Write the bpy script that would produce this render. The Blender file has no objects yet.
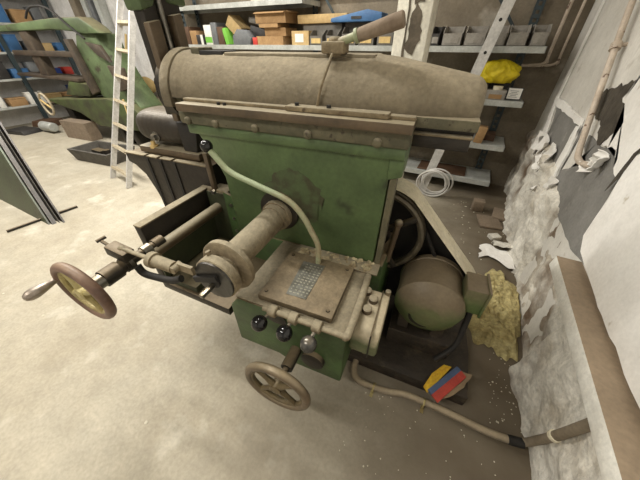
import bpy, bmesh, math, random
from mathutils import Vector, Matrix, noise
random.seed(7)
sc = bpy.context.scene
COL = sc.collection
PI = math.pi
R = math.radians

# ------------------------------------------------------------ materials
def srgb(r, g, b):
    f = lambda c: (c/255/12.92) if c/255 <= .04045 else ((c/255+.055)/1.055)**2.4
    return (f(r), f(g), f(b), 1)

def mat(name, base, second=None, scale=6, contrast=(.35, .65), dust=None, dlev=(.25, .8), rough=.6,
        metal=0, bump=.15, bscale=40, spots=None, sscale=25, slev=(.62, .68), stretch=None, fine=.13):
    m = bpy.data.materials.new(name); m.use_nodes = True
    nt = m.node_tree; N = nt.nodes; L = nt.links
    bs = N['Principled BSDF']
    tc = N.new('ShaderNodeTexCoord'); mp = N.new('ShaderNodeMapping')
    L.new(tc.outputs['Object'], mp.inputs[0])
    if stretch: mp.inputs['Scale'].default_value = stretch
    def nz(s, d=6):
        n = N.new('ShaderNodeTexNoise'); n.inputs['Scale'].default_value = s; n.inputs['Detail'].default_value = d
        n.inputs['Roughness'].default_value = .6
        L.new(mp.outputs[0], n.inputs['Vector']); return n.outputs['Fac']
    def ramp(fac, lo, hi):
        r = N.new('ShaderNodeMapRange'); r.inputs['From Min'].default_value = lo; r.inputs['From Max'].default_value = hi
        L.new(fac, r.inputs['Value']); return r.outputs['Result']
    def ramp2(fac, lo, hi, o0, o1):
        q = N.new('ShaderNodeMapRange')
        for k, v in zip(('From Min', 'From Max', 'To Min', 'To Max'), (lo, hi, o0, o1)): q.inputs[k].default_value = v
        L.new(fac, q.inputs['Value']); return q.outputs['Result']
    def mix(fac, a, b):
        x = N.new('ShaderNodeMix'); x.data_type = 'RGBA'
        L.new(fac, x.inputs['Factor'])
        for s, v in (('A', a), ('B', b)):
            i = [q for q in x.inputs if q.name == s and q.type == 'RGBA'][0]
            if isinstance(v, tuple): i.default_value = v
            else: L.new(v, i)
        return [o for o in x.outputs if o.type == 'RGBA'][0]
    c = srgb(*base)
    if second: c = mix(ramp(nz(scale), *contrast), c, srgb(*second))
    if spots: c = mix(ramp(nz(sscale, 3), *slev), c, srgb(*spots))
    if dust:
        g = N.new('ShaderNodeNewGeometry'); sp = N.new('ShaderNodeSeparateXYZ'); L.new(g.outputs['Normal'], sp.inputs[0])
        ad = N.new('ShaderNodeMath'); ad.operation = 'MULTIPLY_ADD'; ad.inputs[1].default_value = .5; 
        L.new(nz(9), ad.inputs[0]); L.new(sp.outputs['Z'], ad.inputs[2])
        c = mix(ramp(ad.outputs[0], dlev[0]+.25, dlev[1]+.25), c, srgb(*dust))
    if fine:
        hs = N.new('ShaderNodeHueSaturation')
        a1 = N.new('ShaderNodeMath'); a1.operation = 'MULTIPLY'
        L.new(ramp2(nz(70, 5), .32, .68, 1-fine, 1+fine*.6), a1.inputs[0]); L.new(ramp2(nz(11, 8), .3, .7, 1-fine, 1+fine*.6), a1.inputs[1])
        L.new(a1.outputs[0], hs.inputs['Value'])
        if isinstance(c, tuple): hs.inputs['Color'].default_value = c
        else: L.new(c, hs.inputs['Color'])
        c = hs.outputs[0]
    if isinstance(c, tuple): bs.inputs['Base Color'].default_value = c
    else: L.new(c, bs.inputs['Base Color'])
    bs.inputs['Roughness'].default_value = rough; bs.inputs['Metallic'].default_value = metal
    if bump:
        b = N.new('ShaderNodeBump'); b.inputs['Strength'].default_value = bump; b.inputs['Distance'].default_value = .01
        L.new(nz(bscale, 4), b.inputs['Height']); L.new(b.outputs[0], bs.inputs['Normal'])
    return m

DUST = (150, 140, 118)
M_green = mat('machine_green', (88, 107, 68), (69, 85, 54), 5, dust=(120, 114, 84), dlev=(.45, .95), rough=.45, bump=.12, spots=(46, 50, 36), sscale=7, slev=(.6, .75))
M_green2 = mat('machine_green_low', (66, 92, 48), (52, 66, 38), 8, dust=(126, 112, 86), dlev=(.3, .7), rough=.5, bump=.15)
M_stain = mat('oily_green', (66, 66, 46), (78, 92, 60), 14, (.42, .6), rough=.5, bump=.1)
M_flange = mat('flange_dusty', (104, 98, 76), (76, 74, 56), 12, dust=DUST, dlev=(.2, .7), rough=.7, bump=.3, spots=(60, 52, 40), sscale=40)
M_iron = mat('dark_iron', (52, 46, 38), (38, 34, 29), 10, dust=(112, 98, 76), dlev=(.35, .9), rough=.5, metal=.3, bump=.2)
M_ram = mat('ram_dust', (118, 108, 88), (96, 87, 70), 7, dust=(148, 137, 115), dlev=(.0, .9), rough=.85, bump=.35, bscale=60, spots=(84, 74, 58), sscale=45, slev=(.68, .75), fine=0.16)
M_slide = mat('slide_brown', (98, 82, 62), (74, 62, 46), 9, dust=DUST, dlev=(.3, .8), rough=.5, bump=.15)
M_dust = mat('thick_dust', (140, 126, 100), (112, 98, 76), 12, dust=DUST, dlev=(.1, .8), rough=.9, bump=.4, bscale=70, spots=(92, 78, 60), sscale=30, slev=(.6, .7), fine=0.2)
M_lid = mat('lid_dust', (112, 98, 74), (88, 76, 56), 10, dust=(138, 123, 98), dlev=(.6, 1.1), rough=.7, bump=.3, bscale=80, fine=0.22)
M_steel = mat('steel', (150, 148, 142), (110, 106, 98), 20, rough=.32, metal=.85, bump=.08, dust=(150, 138, 116), dlev=(.5, 1.1))
M_plate = mat('name_plate_metal', (124, 124, 116), (100, 98, 88), 30, rough=.4, metal=.5, bump=.2)
M_handle = mat('handle_polished', (176, 168, 158), (140, 128, 116), 18, rough=.35, metal=.5, bump=.05)
M_ball = mat('ball_black', (22, 22, 24), fine=0, rough=.12, bump=0)
M_ballg = mat('ball_grey', (66, 66, 66), (90, 88, 84), 20, rough=.25, metal=.4, bump=.05, dust=(150, 140, 124), dlev=(.7, 1.2))
M_wood = mat('wheel_bakelite', (126, 98, 82), (98, 76, 64), 14, rough=.5, bump=.1, dust=(140, 118, 98), dlev=(.5, 1.1))
M_brass2 = mat('wheel_spokes_brown', (112, 98, 70), (80, 68, 48), 20, rough=.45, metal=.3, bump=.2)
M_wood2 = mat('wheel_rim_metal', (118, 102, 82), (92, 80, 64), 14, rough=.4, metal=.2, bump=.1, dust=(150, 136, 110), dlev=(.4, 1.0))
M_figs = mat('figures', (150, 146, 130), rough=.5, bump=0)
M_crumb = mat('crumbs', (196, 184, 150), (130, 112, 84), 30, rough=.9, bump=.3)
M_steelworn = mat('worn_rim', (112, 104, 88), (84, 76, 62), 16, rough=.4, metal=.4, bump=.1)
M_brass = mat('wheel_spokes_yellowed', (186, 174, 122), (140, 124, 82), 20, rough=.5, metal=.25, bump=.2)
M_lever = mat('lever_pale_green', (150, 162, 128), (152, 140, 112), 5, (.4, .55), rough=.5, bump=.1)
M_rim = mat('guard_cream', (226, 218, 194), (208, 198, 170), 12, rough=.6, bump=.1, spots=(136, 120, 92), sscale=30, slev=(.66, .7))
M_discface = mat('disc_steel_dark', (74, 72, 68), (56, 52, 48), 16, rough=.35, metal=.6, bump=.1)
M_black = mat('black_rubber', (26, 24, 22), (38, 34, 30), 14, rough=.7, bump=.15)
M_motor = mat('motor_paint', (86, 106, 60), (96, 98, 66), 7, dust=(116, 103, 82), dlev=(-.1, .35), rough=.55, bump=.15)
M_base = mat('greasy_base', (64, 55, 45), (46, 40, 33), 6, rough=.65, bump=.5, bscale=30, spots=(82, 72, 58), sscale=12, slev=(.58, .72), fine=0.25)
M_railgreen = mat('rail_dark_green', (58, 64, 40), (44, 44, 32), 6, rough=.6, bump=.2, dust=(104, 94, 70), dlev=(.6, 1.1))
M_box = mat('switch_box', (84, 96, 62), (110, 104, 80), 9, dust=(182, 170, 144), dlev=(.1, .45), rough=.6, bump=.15)
M_alu = mat('aluminium', (208, 206, 202), (188, 186, 182), 30, rough=.45, metal=.15, bump=.05)
M_rung = mat('rung_dusty', (190, 180, 158), (166, 150, 122), 20, rough=.7, bump=.1)
M_shelf = mat('shelf_grey', (188, 190, 186), (164, 166, 160), 9, rough=.5, metal=.1, bump=.08)
M_teal = mat('upright_teal', (40, 56, 62), (52, 60, 62), 12, rough=.5, bump=.1)
M_card = mat('cardboard', (172, 138, 96), (150, 118, 80), 8, rough=.85, bump=.1)
M_card2 = mat('cardboard_pale', (196, 170, 122), (178, 150, 104), 8, rough=.85, bump=.1)
M_bin = mat('bin_grey', (116, 112, 104), (94, 90, 84), 12, rough=.6, bump=.1)
M_binpale = mat('bin_pale', (160, 156, 148), (136, 130, 122), 12, rough=.6, bump=.1)
M_label = mat('label_paper', (226, 224, 218), (210, 208, 200), 20, fine=0, rough=.8, bump=0)
M_labely = mat('label_yellow', (206, 178, 120), rough=.8, bump=0)
M_blue = mat('plastic_blue', (44, 78, 170), (36, 64, 150), 10, rough=.4, bump=.05)
M_blue2 = mat('box_blue', (66, 112, 160), (56, 96, 142), 10, rough=.5, bump=.05)
M_red = mat('plastic_red', (200, 66, 54), (176, 54, 46), 10, rough=.5, bump=.05)
M_grn = mat('carton_green', (112, 178, 66), fine=0, rough=.6, bump=0)
M_yel = mat('yellow_fabric', (226, 206, 30), (206, 182, 20), 12, rough=.6, bump=.3, bscale=25)
M_brown = mat('book_brown', (96, 70, 50), (78, 56, 40), 10, rough=.7, bump=.1)
M_dark = mat('dark_case', (44, 42, 42), (56, 54, 52), 10, rough=.5, bump=.1)
M_greybag = mat('grey_block', (112, 114, 116), (94, 96, 98), 10, rough=.7, bump=.1)
M_post = mat('post_paint', (232, 228, 214), (208, 202, 186), 6, rough=.8, bump=.4, bscale=25)
M_postpatch = mat('post_bare', (104, 94, 80), (80, 72, 60), 14, rough=.9, bump=.4)
M_trunk_top = mat('trunking_dust', (158, 140, 116), (140, 122, 98), 7, rough=.9, bump=.2, fine=0.15)
M_trunk = mat('trunking', (240, 238, 230), (226, 222, 212), 9, dust=(152, 134, 112), dlev=(.5, .8), rough=.6, bump=.1)
M_pipe = mat('pipe_cream', (206, 192, 176), (184, 168, 150), 12, spots=(112, 88, 72), sscale=18, slev=(.64, .67), rough=.6, bump=.2)
M_conduit = mat('conduit_grey', (142, 130, 112), (118, 106, 88), 14, dust=(160, 146, 122), dlev=(.3, .9), rough=.7, bump=.2)
M_flake = mat('paint_white', (246, 244, 240), (238, 235, 230), 6, fine=.06, rough=.7, bump=.15, bscale=20, spots=(206, 198, 184), sscale=14, slev=(.66, .72))
M_greyplaster = mat('plaster_grey', (138, 136, 132), (120, 118, 114), 4, rough=.85, bump=.1, spots=(160, 156, 150), sscale=9, slev=(.62, .75))
M_wallR = mat('wall_paint_pale', (220, 217, 210), (202, 198, 190), 3, fine=.08, rough=.8, bump=.15, spots=(176, 170, 160), sscale=7, slev=(.62, .75))
M_hole = mat('bare_hole', (84, 78, 68), (62, 56, 48), 16, rough=.95, bump=.5)
M_rubble = mat('crumbling_plaster', (224, 220, 210), (186, 174, 154), 4, (.5, .75), rough=.9, bump=1, bscale=30, spots=(116, 98, 80), sscale=2.6, slev=(.52, .68), fine=0.2)
M_wallB = mat('wall_back_dingy', (134, 124, 108), (112, 102, 86), 2.5, rough=.9, bump=.2, spots=(160, 152, 138), sscale=4, slev=(.6, .72))
M_wallW = mat('wall_white', (222, 220, 218), (206, 204, 200), 3, rough=.85, bump=.1, spots=(160, 156, 150), sscale=9, slev=(.68, .72))
M_ceil = mat('ceiling_paint', (214, 210, 202), rough=.9, bump=.05)
M_wool = mat('mineral_wool', (196, 184, 134), (168, 152, 102), 14, rough=1, bump=.9, bscale=60, spots=(108, 92, 58), sscale=9, slev=(.62, .72), fine=0.3)
M_chip = mat('paint_chip', (204, 198, 180), fine=0, rough=.8, bump=0)
M_brick = mat('brick_dusty', (140, 124, 106), (120, 106, 90), 12, rough=.95, bump=.4)
M_panel = mat('panel_green', (84, 98, 70), (62, 60, 48), 3, rough=.45, bump=.15)
M_panelk = mat('panel_dark', (44, 40, 36), (60, 54, 48), 9, rough=.4, metal=.3, bump=.15)
M_cable = mat('cable_white', (206, 204, 200), fine=0, rough=.5, bump=0)
M_sawgreen = mat('saw_green', (104, 122, 84), (76, 88, 60), 4, dust=(132, 122, 98), dlev=(.5, 1.1), rough=.5, bump=.15, spots=(70, 64, 48), sscale=6, slev=(.6, .7))
M_sawlow = mat('saw_green_oily', (80, 94, 52), (56, 54, 38), 5, rough=.5, bump=.15, dust=(104, 104, 72), dlev=(.5, 1.1))
M_sawdark = mat('saw_dark', (86, 74, 60), (60, 52, 44), 7, rough=.6, bump=.2)
M_vise = mat('vise_dark', (60, 53, 44), (44, 39, 33), 9, dust=(98, 86, 68), dlev=(.55, 1.2), rough=.5, metal=.2, bump=.2)
M_tray = mat('tray_grey', (96, 92, 86), (76, 72, 66), 10, rough=.7, bump=.2)
M_grip = mat('grip_canvas', (142, 126, 108), (120, 104, 88), 12, rough=.85, bump=.3)
M_pkt_r = mat('packet_red', (196, 74, 60), (170, 62, 52), 30, rough=.6, bump=.1)
M_pkt_b = mat('packet_blue', (78, 96, 128), rough=.6, bump=.1)
M_pkt_y = mat('packet_yellow', (222, 186, 40), (200, 150, 40), 60, rough=.6, bump=.1)
M_pkt_g = mat('packet_bare', (150, 132, 104), (130, 112, 88), 20, rough=.8, bump=.1)
M_lamp = bpy.data.materials.new('lamp_glow'); M_lamp.use_nodes = True
_b = M_lamp.node_tree.nodes['Principled BSDF']; _b.inputs['Emission Color'].default_value = (1, .95, .86, 1); _b.inputs['Emission Strength'].default_value = 6

# floor: pale dusty concrete, with brown staining and weaker light painted in towards the right wall
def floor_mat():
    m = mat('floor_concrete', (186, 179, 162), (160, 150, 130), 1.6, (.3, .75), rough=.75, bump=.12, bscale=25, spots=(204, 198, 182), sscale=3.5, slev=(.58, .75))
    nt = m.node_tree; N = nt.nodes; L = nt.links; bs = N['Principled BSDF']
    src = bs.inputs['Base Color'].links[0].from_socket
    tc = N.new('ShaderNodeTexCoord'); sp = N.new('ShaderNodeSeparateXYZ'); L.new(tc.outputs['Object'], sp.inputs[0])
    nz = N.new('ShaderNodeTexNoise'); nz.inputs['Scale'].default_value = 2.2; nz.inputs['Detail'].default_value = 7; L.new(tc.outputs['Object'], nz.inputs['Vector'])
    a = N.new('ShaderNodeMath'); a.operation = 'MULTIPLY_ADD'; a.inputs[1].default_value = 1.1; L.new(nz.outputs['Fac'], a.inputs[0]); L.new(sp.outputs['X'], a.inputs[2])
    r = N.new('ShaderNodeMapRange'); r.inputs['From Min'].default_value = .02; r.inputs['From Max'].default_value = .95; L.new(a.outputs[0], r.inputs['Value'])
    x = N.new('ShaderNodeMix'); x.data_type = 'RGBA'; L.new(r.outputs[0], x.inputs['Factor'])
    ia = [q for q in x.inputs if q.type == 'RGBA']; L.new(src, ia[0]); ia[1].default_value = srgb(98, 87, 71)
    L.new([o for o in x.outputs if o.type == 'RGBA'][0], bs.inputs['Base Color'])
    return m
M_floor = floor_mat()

# ------------------------------------------------------------ mesh builder
class B:
    def __init__(s, off=(0, 0, 0)):
        s.bm = bmesh.new(); s.off = Vector(off)
    def v(s, p): return s.bm.verts.new(Vector(p) - s.off)
    def box(s, x0, x1, y0, y1, z0, z1):
        vs = [s.v((x, y, z)) for x in (x0, x1) for y in (y0, y1) for z in (z0, z1)]
        for f in ((0, 1, 3, 2), (4, 6, 7, 5), (0, 4, 5, 1), (2, 3, 7, 6), (0, 2, 6, 4), (1, 5, 7, 3)):
            s.bm.faces.new([vs[i] for i in f])
        return s
    def rbox(s, c, size, rz=0, rx=0, ry=0):
        mt = Matrix.Translation(c) @ Matrix.Rotation(rz, 4, 'Z') @ Matrix.Rotation(rx, 4, 'X') @ Matrix.Rotation(ry, 4, 'Y')
        h = [q/2 for q in size]
        vs = [s.v(mt @ Vector((x*h[0], y*h[1], z*h[2]))) for x in (-1, 1) for y in (-1, 1) for z in (-1, 1)]
        for f in ((0, 1, 3, 2), (4, 6, 7, 5), (0, 4, 5, 1), (2, 3, 7, 6), (0, 2, 6, 4), (1, 5, 7, 3)):
            s.bm.faces.new([vs[i] for i in f])
        return s
    def prism(s, poly, ax, a, b):
        def mk(p, t):
            return {'x': (t, p[0], p[1]), 'y': (p[0], t, p[1]), 'z': (p[0], p[1], t)}[ax]
        A = [s.v(mk(p, a)) for p in poly]; C = [s.v(mk(p, b)) for p in poly]
        n = len(poly)
        s.bm.faces.new(A); s.bm.faces.new(C[::-1])
        for i in range(n): s.bm.faces.new([A[i], C[i], C[(i+1) % n], A[(i+1) % n]])
        return s
    def tube(s, pts, r, seg=12, closed=False, cap=True):
        pts = [Vector(p) for p in pts]; n = len(pts)
        rs = r if isinstance(r, (list, tuple)) else [r]*n
        T = []
        for i in range(n):
            if closed: t = pts[(i+1) % n] - pts[i-1]
            else: t = pts[min(i+1, n-1)] - pts[max(i-1, 0)]
            T.append(t.normalized())
        u = T[0].orthogonal().normalized(); rings = []
        for i in range(n):
            u = (u - T[i]*u.dot(T[i]))
            if u.length < 1e-6: u = T[i].orthogonal()
            u.normalize(); w = T[i].cross(u)
            rings.append([s.v(pts[i] + (u*math.cos(a) + w*math.sin(a))*rs[i]) for a in [2*PI*k/seg for k in range(seg)]])
        for i in range(n if closed else n-1):
            A, C = rings[i], rings[(i+1) % n]
            for k in range(seg): s.bm.faces.new([A[k], A[(k+1) % seg], C[(k+1) % seg], C[k]])
        if cap and not closed:
            s.bm.faces.new(rings[0][::-1]); s.bm.faces.new(rings[-1])
        return s
    def lathe(s, p0, d, prof, seg=32):
        d = Vector(d).normalized(); p0 = Vector(p0); u = d.orthogonal().normalized(); w = d.cross(u); rings = []
        for t, r in prof:
            r = max(r, .0004)
            rings.append([s.v(p0 + d*t + (u*math.cos(a) + w*math.sin(a))*r) for a in [2*PI*k/seg for k in range(seg)]])
        for A, C in zip(rings, rings[1:]):
            for k in range(seg): s.bm.faces.new([A[k], A[(k+1) % seg], C[(k+1) % seg], C[k]])
        s.bm.faces.new(rings[0][::-1]); s.bm.faces.new(rings[-1])
        return s
    def ball(s, c, r, sc_=(1, 1, 1)):
        res = bmesh.ops.create_uvsphere(s.bm, u_segments=20, v_segments=12, radius=r)
        for v in res['verts']:
            v.co = Vector((v.co.x*sc_[0], v.co.y*sc_[1], v.co.z*sc_[2])) + Vector(c) - s.off
        return s
    def grid(s, fn, nu, nv, wrap=False):
        V = [[s.v(fn(i/nu, j/nv)) for j in range(nv+1)] for i in range(nu+1)]
        for i in range(nu):
            for j in range(nv): s.bm.faces.new([V[i][j], V[i+1][j], V[i+1][j+1], V[i][j+1]])
        return s
    def out(s, name, m, parent=None, bevel=0, smooth=True, loc=None, solid=0, label=None, angle=35):
        me = bpy.data.meshes.new(name)
        bmesh.ops.recalc_face_normals(s.bm, faces=s.bm.faces)
        s.bm.to_mesh(me); s.bm.free(); me.materials.append(m)
        o = bpy.data.objects.new(name, me); COL.objects.link(o)
        if parent: o.parent = parent
        if loc: o.location = loc
        if solid:
            d = o.modifiers.new('solid', 'SOLIDIFY'); d.thickness = solid; d.offset = 0
        if bevel:
            d = o.modifiers.new('bevel', 'BEVEL'); d.width = bevel; d.segments = 2; d.limit_method = 'ANGLE'; d.angle_limit = R(40)
        if smooth:
            for p in me.polygons: p.use_smooth = True
            d = o.modifiers.new('edge', 'EDGE_SPLIT'); d.split_angle = R(angle)
        if label: o['label'] = label
        return o

def tag(o, label, cat, group=None, kind=None):
    o['label'] = label; o['category'] = cat
    if group: o['group'] = group
    if kind: o['kind'] = kind
    return o
def struct(o): o['kind'] = 'structure'; return o
def root(name, loc, rz=0):
    o = bpy.data.objects.new(name, None); COL.objects.link(o); o.location = loc; o.rotation_euler.z = rz
    o.empty_display_size = .1
    return o
def smoothpath(P, n=6):
    P = [Vector(p) for p in P]; o = []
    for i in range(len(P)-1):
        a, b, c, d = P[max(i-1, 0)], P[i], P[i+1], P[min(i+2, len(P)-1)]
        for k in range(n):
            t = k/n
            o.append(.5*((2*b) + (c-a)*t + (2*a-5*b+4*c-d)*t*t + (3*b-a-3*c+d)*t**3))
    o.append(P[-1]); return o
def jag(poly, step=.03, amp=.012):
    o = []
    n = len(poly)
    for i in range(n):
        a = Vector(poly[i]); b = Vector(poly[(i+1) % n]); L_ = (b-a).length; k = max(1, int(L_/step))
        nr = Vector((-(b-a).y, (b-a).x)).normalized() if L_ > 0 else Vector((0, 0))
        for j in range(k):
            p = a.lerp(b, j/k)
            if j: p = p + nr*random.uniform(-amp, amp)
            o.append((p.x, p.y))
    return o
def circ(cx, cz, r, a0, a1, n):
    return [(cx+r*math.cos(R(a0+(a1-a0)*i/n)), cz+r*math.sin(R(a0+(a1-a0)*i/n))) for i in range(n+1)]

# ============================================================ SETTING (room frame: +Y deep, wall_right at x=.575)
XW, YB, XL, YF, ZC = .575, 3.25, -7.5, -2.2, 2.7
def fl(u, v):
    x = XL-.6 + u*(XW+.1-XL+.6); y = YF + v*(YB+.1-YF)
    return (x, y, .0)
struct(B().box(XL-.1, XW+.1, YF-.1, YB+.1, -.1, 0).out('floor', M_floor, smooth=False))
struct(B().box(XL-.1, XW+.1, YF-.1, YB+.1, ZC, ZC+.1).out('ceiling', M_ceil, smooth=False))
struct(B().box(-4.4, XW+.1, YB, YB+.1, 0, ZC).out('wall_back', M_wallB, smooth=False))
struct(B().box(XL-.1, -4.4, YB, YB+.1, 0, ZC).out('wall_back_left', M_wallW, smooth=False))
struct(B().box(XL-.1, XL, YF, YB, 0, ZC).out('wall_left', M_wallW, smooth=False))
struct(B().box(XL, XW, YF-.1, YF, 0, ZC).out('wall_front', M_wallW, smooth=False))
wr = struct(B().box(XW, XW+.1, YF, YB, 0, ZC).out('wall_right', M_wallR, smooth=False))

def flake(poly, m, name, t0=.0, t=.004, step=.03, amp=.01, lab=None):
    b = B().prism(jag(poly, step, amp), 'x', XW-t0-t, XW-t0)
    bmesh.ops.triangulate(b.bm, faces=[f for f in b.bm.faces if len(f.verts) > 4])
    o = b.out(name, m, wr, smooth=False)
    if lab: o['label'] = lab
    return o
flake([(2.872, .885), (2.092, .874), (2.018, .832), (2.004, .652), (2.061, .593), (2.201, .497), (2.724, .558), (2.683, .692)], M_greyplaster, 'bare_plaster_patch', 0, .003)
flake([(1.898, .866), (1.87, .813), (1.718, .768), (2.002, .64), (2.04, .575), (1.96, .50), (1.754, .50), (1.686, .50), (1.35, .50), (1.15, .54), (1.2, .65), (1.27, .79), (1.34, .92), (1.501, .92), (1.577, .903), (1.648, .87)], M_greyplaster, 'bare_plaster_patch', 0, .004, .05, .006)
flake([(1.372, .775), (1.36, .93), (1.335, .97), (1.34, .85)], M_hole, 'torn_gap', .0165, .001, .02, .002)
flake([(2.095, .997), (2.022, 1.063), (1.899, 1.082), (1.786, 1.12), (1.66, 1.13), (1.70, 1.05), (1.62, .93), (1.73, .86), (1.846, .93), (2.007, .959)], M_hole, 'bare_hole_patch', .002, .003, .02, .012)
flake([(1.70, 1.16), (1.75, 1.055), (1.60, .985), (1.672, .882), (1.54, .897), (1.454, .878), (1.41, .835), (1.372, .83), (1.372, .93), (1.2, 1.1), (.9, 1.3), (.9, 1.9), (1.6, 1.9), (1.72, 1.4)], M_flake, 'peeling_paint_sheet', .004, .007, .025, .012)
flake([(1.345, .92), (1.318, .772), (1.30, .605), (1.24, .56), (.98, .545), (.60, .545), (-1.2, .545), (-1.2, 1.9), (.85, 1.9), (.88, 1.3), (1.18, 1.08)], M_flake, 'peeling_paint_sheet', .004, .012, .04, .006)
flake([(2.97, 1.55), (2.97, .90), (2.92, .88), (2.90, .90), (2.93, 1.55)], M_flake, 'paint_strip', .003, .008, .06, .003)
flake([(2.97, .91), (2.09, .905), (2.07, .87), (2.95, .86)], M_flake, 'paint_strip', .004, .01, .06, .006)
flake([(2.06, .88), (2.13, .86), (2.12, .62), (2.04, .56), (2.0, .60), (2.03, .75)], M_flake, 'paint_strip', .004, .01, .03, .01)
flake([(2.95, .88), (2.88, .86), (2.60, .52), (2.75, .50)], M_flake, 'paint_strip', .004, .012, .03, .012)
# curled crumbs of paint between the patches
for (y, z, ly, lz, a) in ((2.55, .63, .10, .10, .3), (2.42, .56, .12, .08, -.5), (2.3, .60, .08, .16, .6), (2.72, .60, .1, .12, .2), (2.2, .50, .1, .12, .9), (1.95, .55, .05, .08, .5), (1.62, .80, .07, .04, -.7), (1.55, .84, .05, .05, .4)):
    def fn(u, v, y=y, z=z, ly=ly, lz=lz, a=a):
        p = ((u-.5)*ly*1.3, (v-.5)*lz*1.3); c_, s_ = math.cos(a), math.sin(a)
        bulge = .012+.035*(u-.5)**2*4 + .02*noise.noise(Vector((u*3+y*9, v*3, z*7)))
        e = .12*noise.noise(Vector((u*4, v*4, y*5)))*ly
        return (XW-bulge, y+p[0]*c_-p[1]*s_+e, z+p[0]*s_+p[1]*c_+e)
    B().grid(fn, 8, 8).out('curled_paint_flake', M_flake, wr, solid=.004)

# crumbling render along the foot of the right wall
def limit(y):
    if y < 1.3: return .485
    if y < 2.1: return .485 + (y-1.3)/.8*.12
    if y < 2.7: return .605 + .05*math.sin((y-2.1)*5)
    return .58
def rub(u, v):
    y = -1.6 + u*4.85; z = v*.78
    n = noise.fractal(Vector((y*2.2, z*3.5, .4)), 1, 2.1, 5)
    rg = 1-abs(noise.noise(Vector((y*4.5+z*1.5, z*2.0, 3.7))))*2.2
    f = 1 if y > 1.6 else .62
    d = .018 + f*.028*n + f*.026*max(0, rg)**2 + .010*noise.noise(Vector((y*16, z*16, 1)))
    lim = limit(y) + .05*noise.noise(Vector((y*6, 2, 0))) + .03*noise.noise(Vector((y*19, 5, 0)))
    if y < 1.28: lim = .495
    d = d*min(1, max(0, (lim-z)/.03)) - .02*min(1, max(0, (z-lim)/.02))
    if 1.0 < y < 1.75: d -= .02
    elif z < .12: d += (.12-z)*.2*(1+n)
    return (XW-d, y, z)
B().grid(rub, 330, 70).out('crumbling_render', M_rubble, wr, angle=60)
# cable trunking and pipe on the wall
B().prism([(.484, .478), (.488, .53), (.577, .53), (.577, .478)], 'y', -1.6, 1.215).out('trim_1', M_trunk, bevel=.003)['kind'] = 'structure'
p = root('wall_pipe', (.545, 1.8, .8)); tag(p, 'cream painted pipe with brown peeling spots, hooked at its lower end, on the right wall', 'pipe')
B((.545, 1.8, .8)).tube(smoothpath([(.535, 2.32, 1.62), (.535, 2.19, 1.375), (.535, 2.0, 1.10), (.535, 1.80, .83), (.535, 1.72, .785), (.545, 1.64, .79), (.57, 1.60, .80)]), .014, 14).out('pipe', M_pipe, p)
B((.545, 1.8, .8)).tube([(.575, 2.1, 1.24), (.52, 2.1, 1.24)], .009, 8).lathe((.535, 2.085, 1.22), (0, .12, .17), [(0, .022), (.03, .022)], 16).out('pipe_clip', M_pipe, p)
# corner pipes on the back wall
for k, (x, r) in enumerate(((.43, .013), (.51, .010))):
    o = B().tube(smoothpath([(x, YB-.03, 2.6), (x, YB-.03, 1.25), (x, YB-.03, 1.12), (x-.1, YB-.03, 1.09), (x-.35, YB-.03, 1.09)]), r, 10).out('corner_pipe', M_pipe)
    tag(o, ['pale pipe running down the back wall nearer the shelf ends', 'thin pale pipe in the very corner of the back wall'][k], 'pipe', 'pipes in the back corner')

# ============================================================ SHAPER (machine frame, turned 5.6 degrees)
BM = (-.35, 1.0, 0)
RZ = R(5.6)
mroot = root('shaping_machine', (BM[0]*math.cos(RZ)-BM[1]*math.sin(RZ), BM[0]*math.sin(RZ)+BM[1]*math.cos(RZ), 0), RZ)
tag(mroot, 'large old green metal shaping machine thick with dust in the middle of the floor', 'machine')
def Q(): return B(BM)
def part(b, name, m, parent=mroot, **k): return b.out(name, m, parent, **k)
MR = lambda p: (p[0]*math.cos(RZ)-p[1]*math.sin(RZ), p[0]*math.sin(RZ)+p[1]*math.cos(RZ), p[2])   # machine -> room

# base plate
b = Q().prism([(-.75, .68), (.39, .665), (.40, .9), (.38, 1.35), (-.75, 1.4)], 'z', 0, .07)
part(b, 'base_plate', M_base, bevel=.006)
b = Q().prism([(-.74, .80), (-.06, .80), (-.03, 1.28), (-.74, 1.28)], 'z', .07, .54)
part(b, 'pedestal', M_green2, bevel=.01)
# column
def col(u0, u1, z): return None
b = Q()
poly = [(-.747, .54), (-.10, .54), (-.09, .985), (-.07, 1.0), (-.052, 1.055), (-.885, 1.055), (-.885, 1.0), (-.84, .96), (-.80, .90), (-.757, .80)]
b.prism(poly, 'y', .80, 1.18)
part(b, 'column', M_green, bevel=.012)
b = Q().box(-.888, -.050, .778, 1.2, 1.005, 1.05)
part(Q().box(-.87, -.055, .786, 1.19, .968, 1.006), 'column_lip', M_green, bevel=.008)
fl_ = part(b, 'column_flange', M_flange, bevel=.008)
for x in (-.845, -.72, -.555, -.36, -.14):
    part(Q().lathe((x, .778, 1.018), (0, -1, 0), [(0, .014), (.006, .014), (.010, .010), (.011, .005)], 14), 'bolt', M_flange, fl_)
part(Q().prism([(-.095, .55), (-.075, .55), (-.068, 1.0), (-.088, 1.0)], 'y', .80, .86), 'column_edge_strip', M_flange)
part(Q().prism([(-.10, .90), (-.055, .915), (-.052, 1.0), (-.10, 1.0)], 'y', .795, .9), 'flange_bracket', M_green, bevel=.006)
b = Q().prism(jag(circ(-.44, .76, .12, -60, 200, 16)+[(-.56, .70), (-.40, .66)], .012, .016), 'y', .799, .802)
bmesh.ops.triangulate(b.bm, faces=[f for f in b.bm.faces if len(f.verts) > 4])
part(b, 'oil_stain', M_stain, smooth=False)
# round port in the column with stained ring
part(Q().lathe((-.505, .80, .70), (0, -1, 0), [(0, .085), (.012, .085), (.016, .078), (.016, .0)], 40), 'shaft_port', M_iron)
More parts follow.
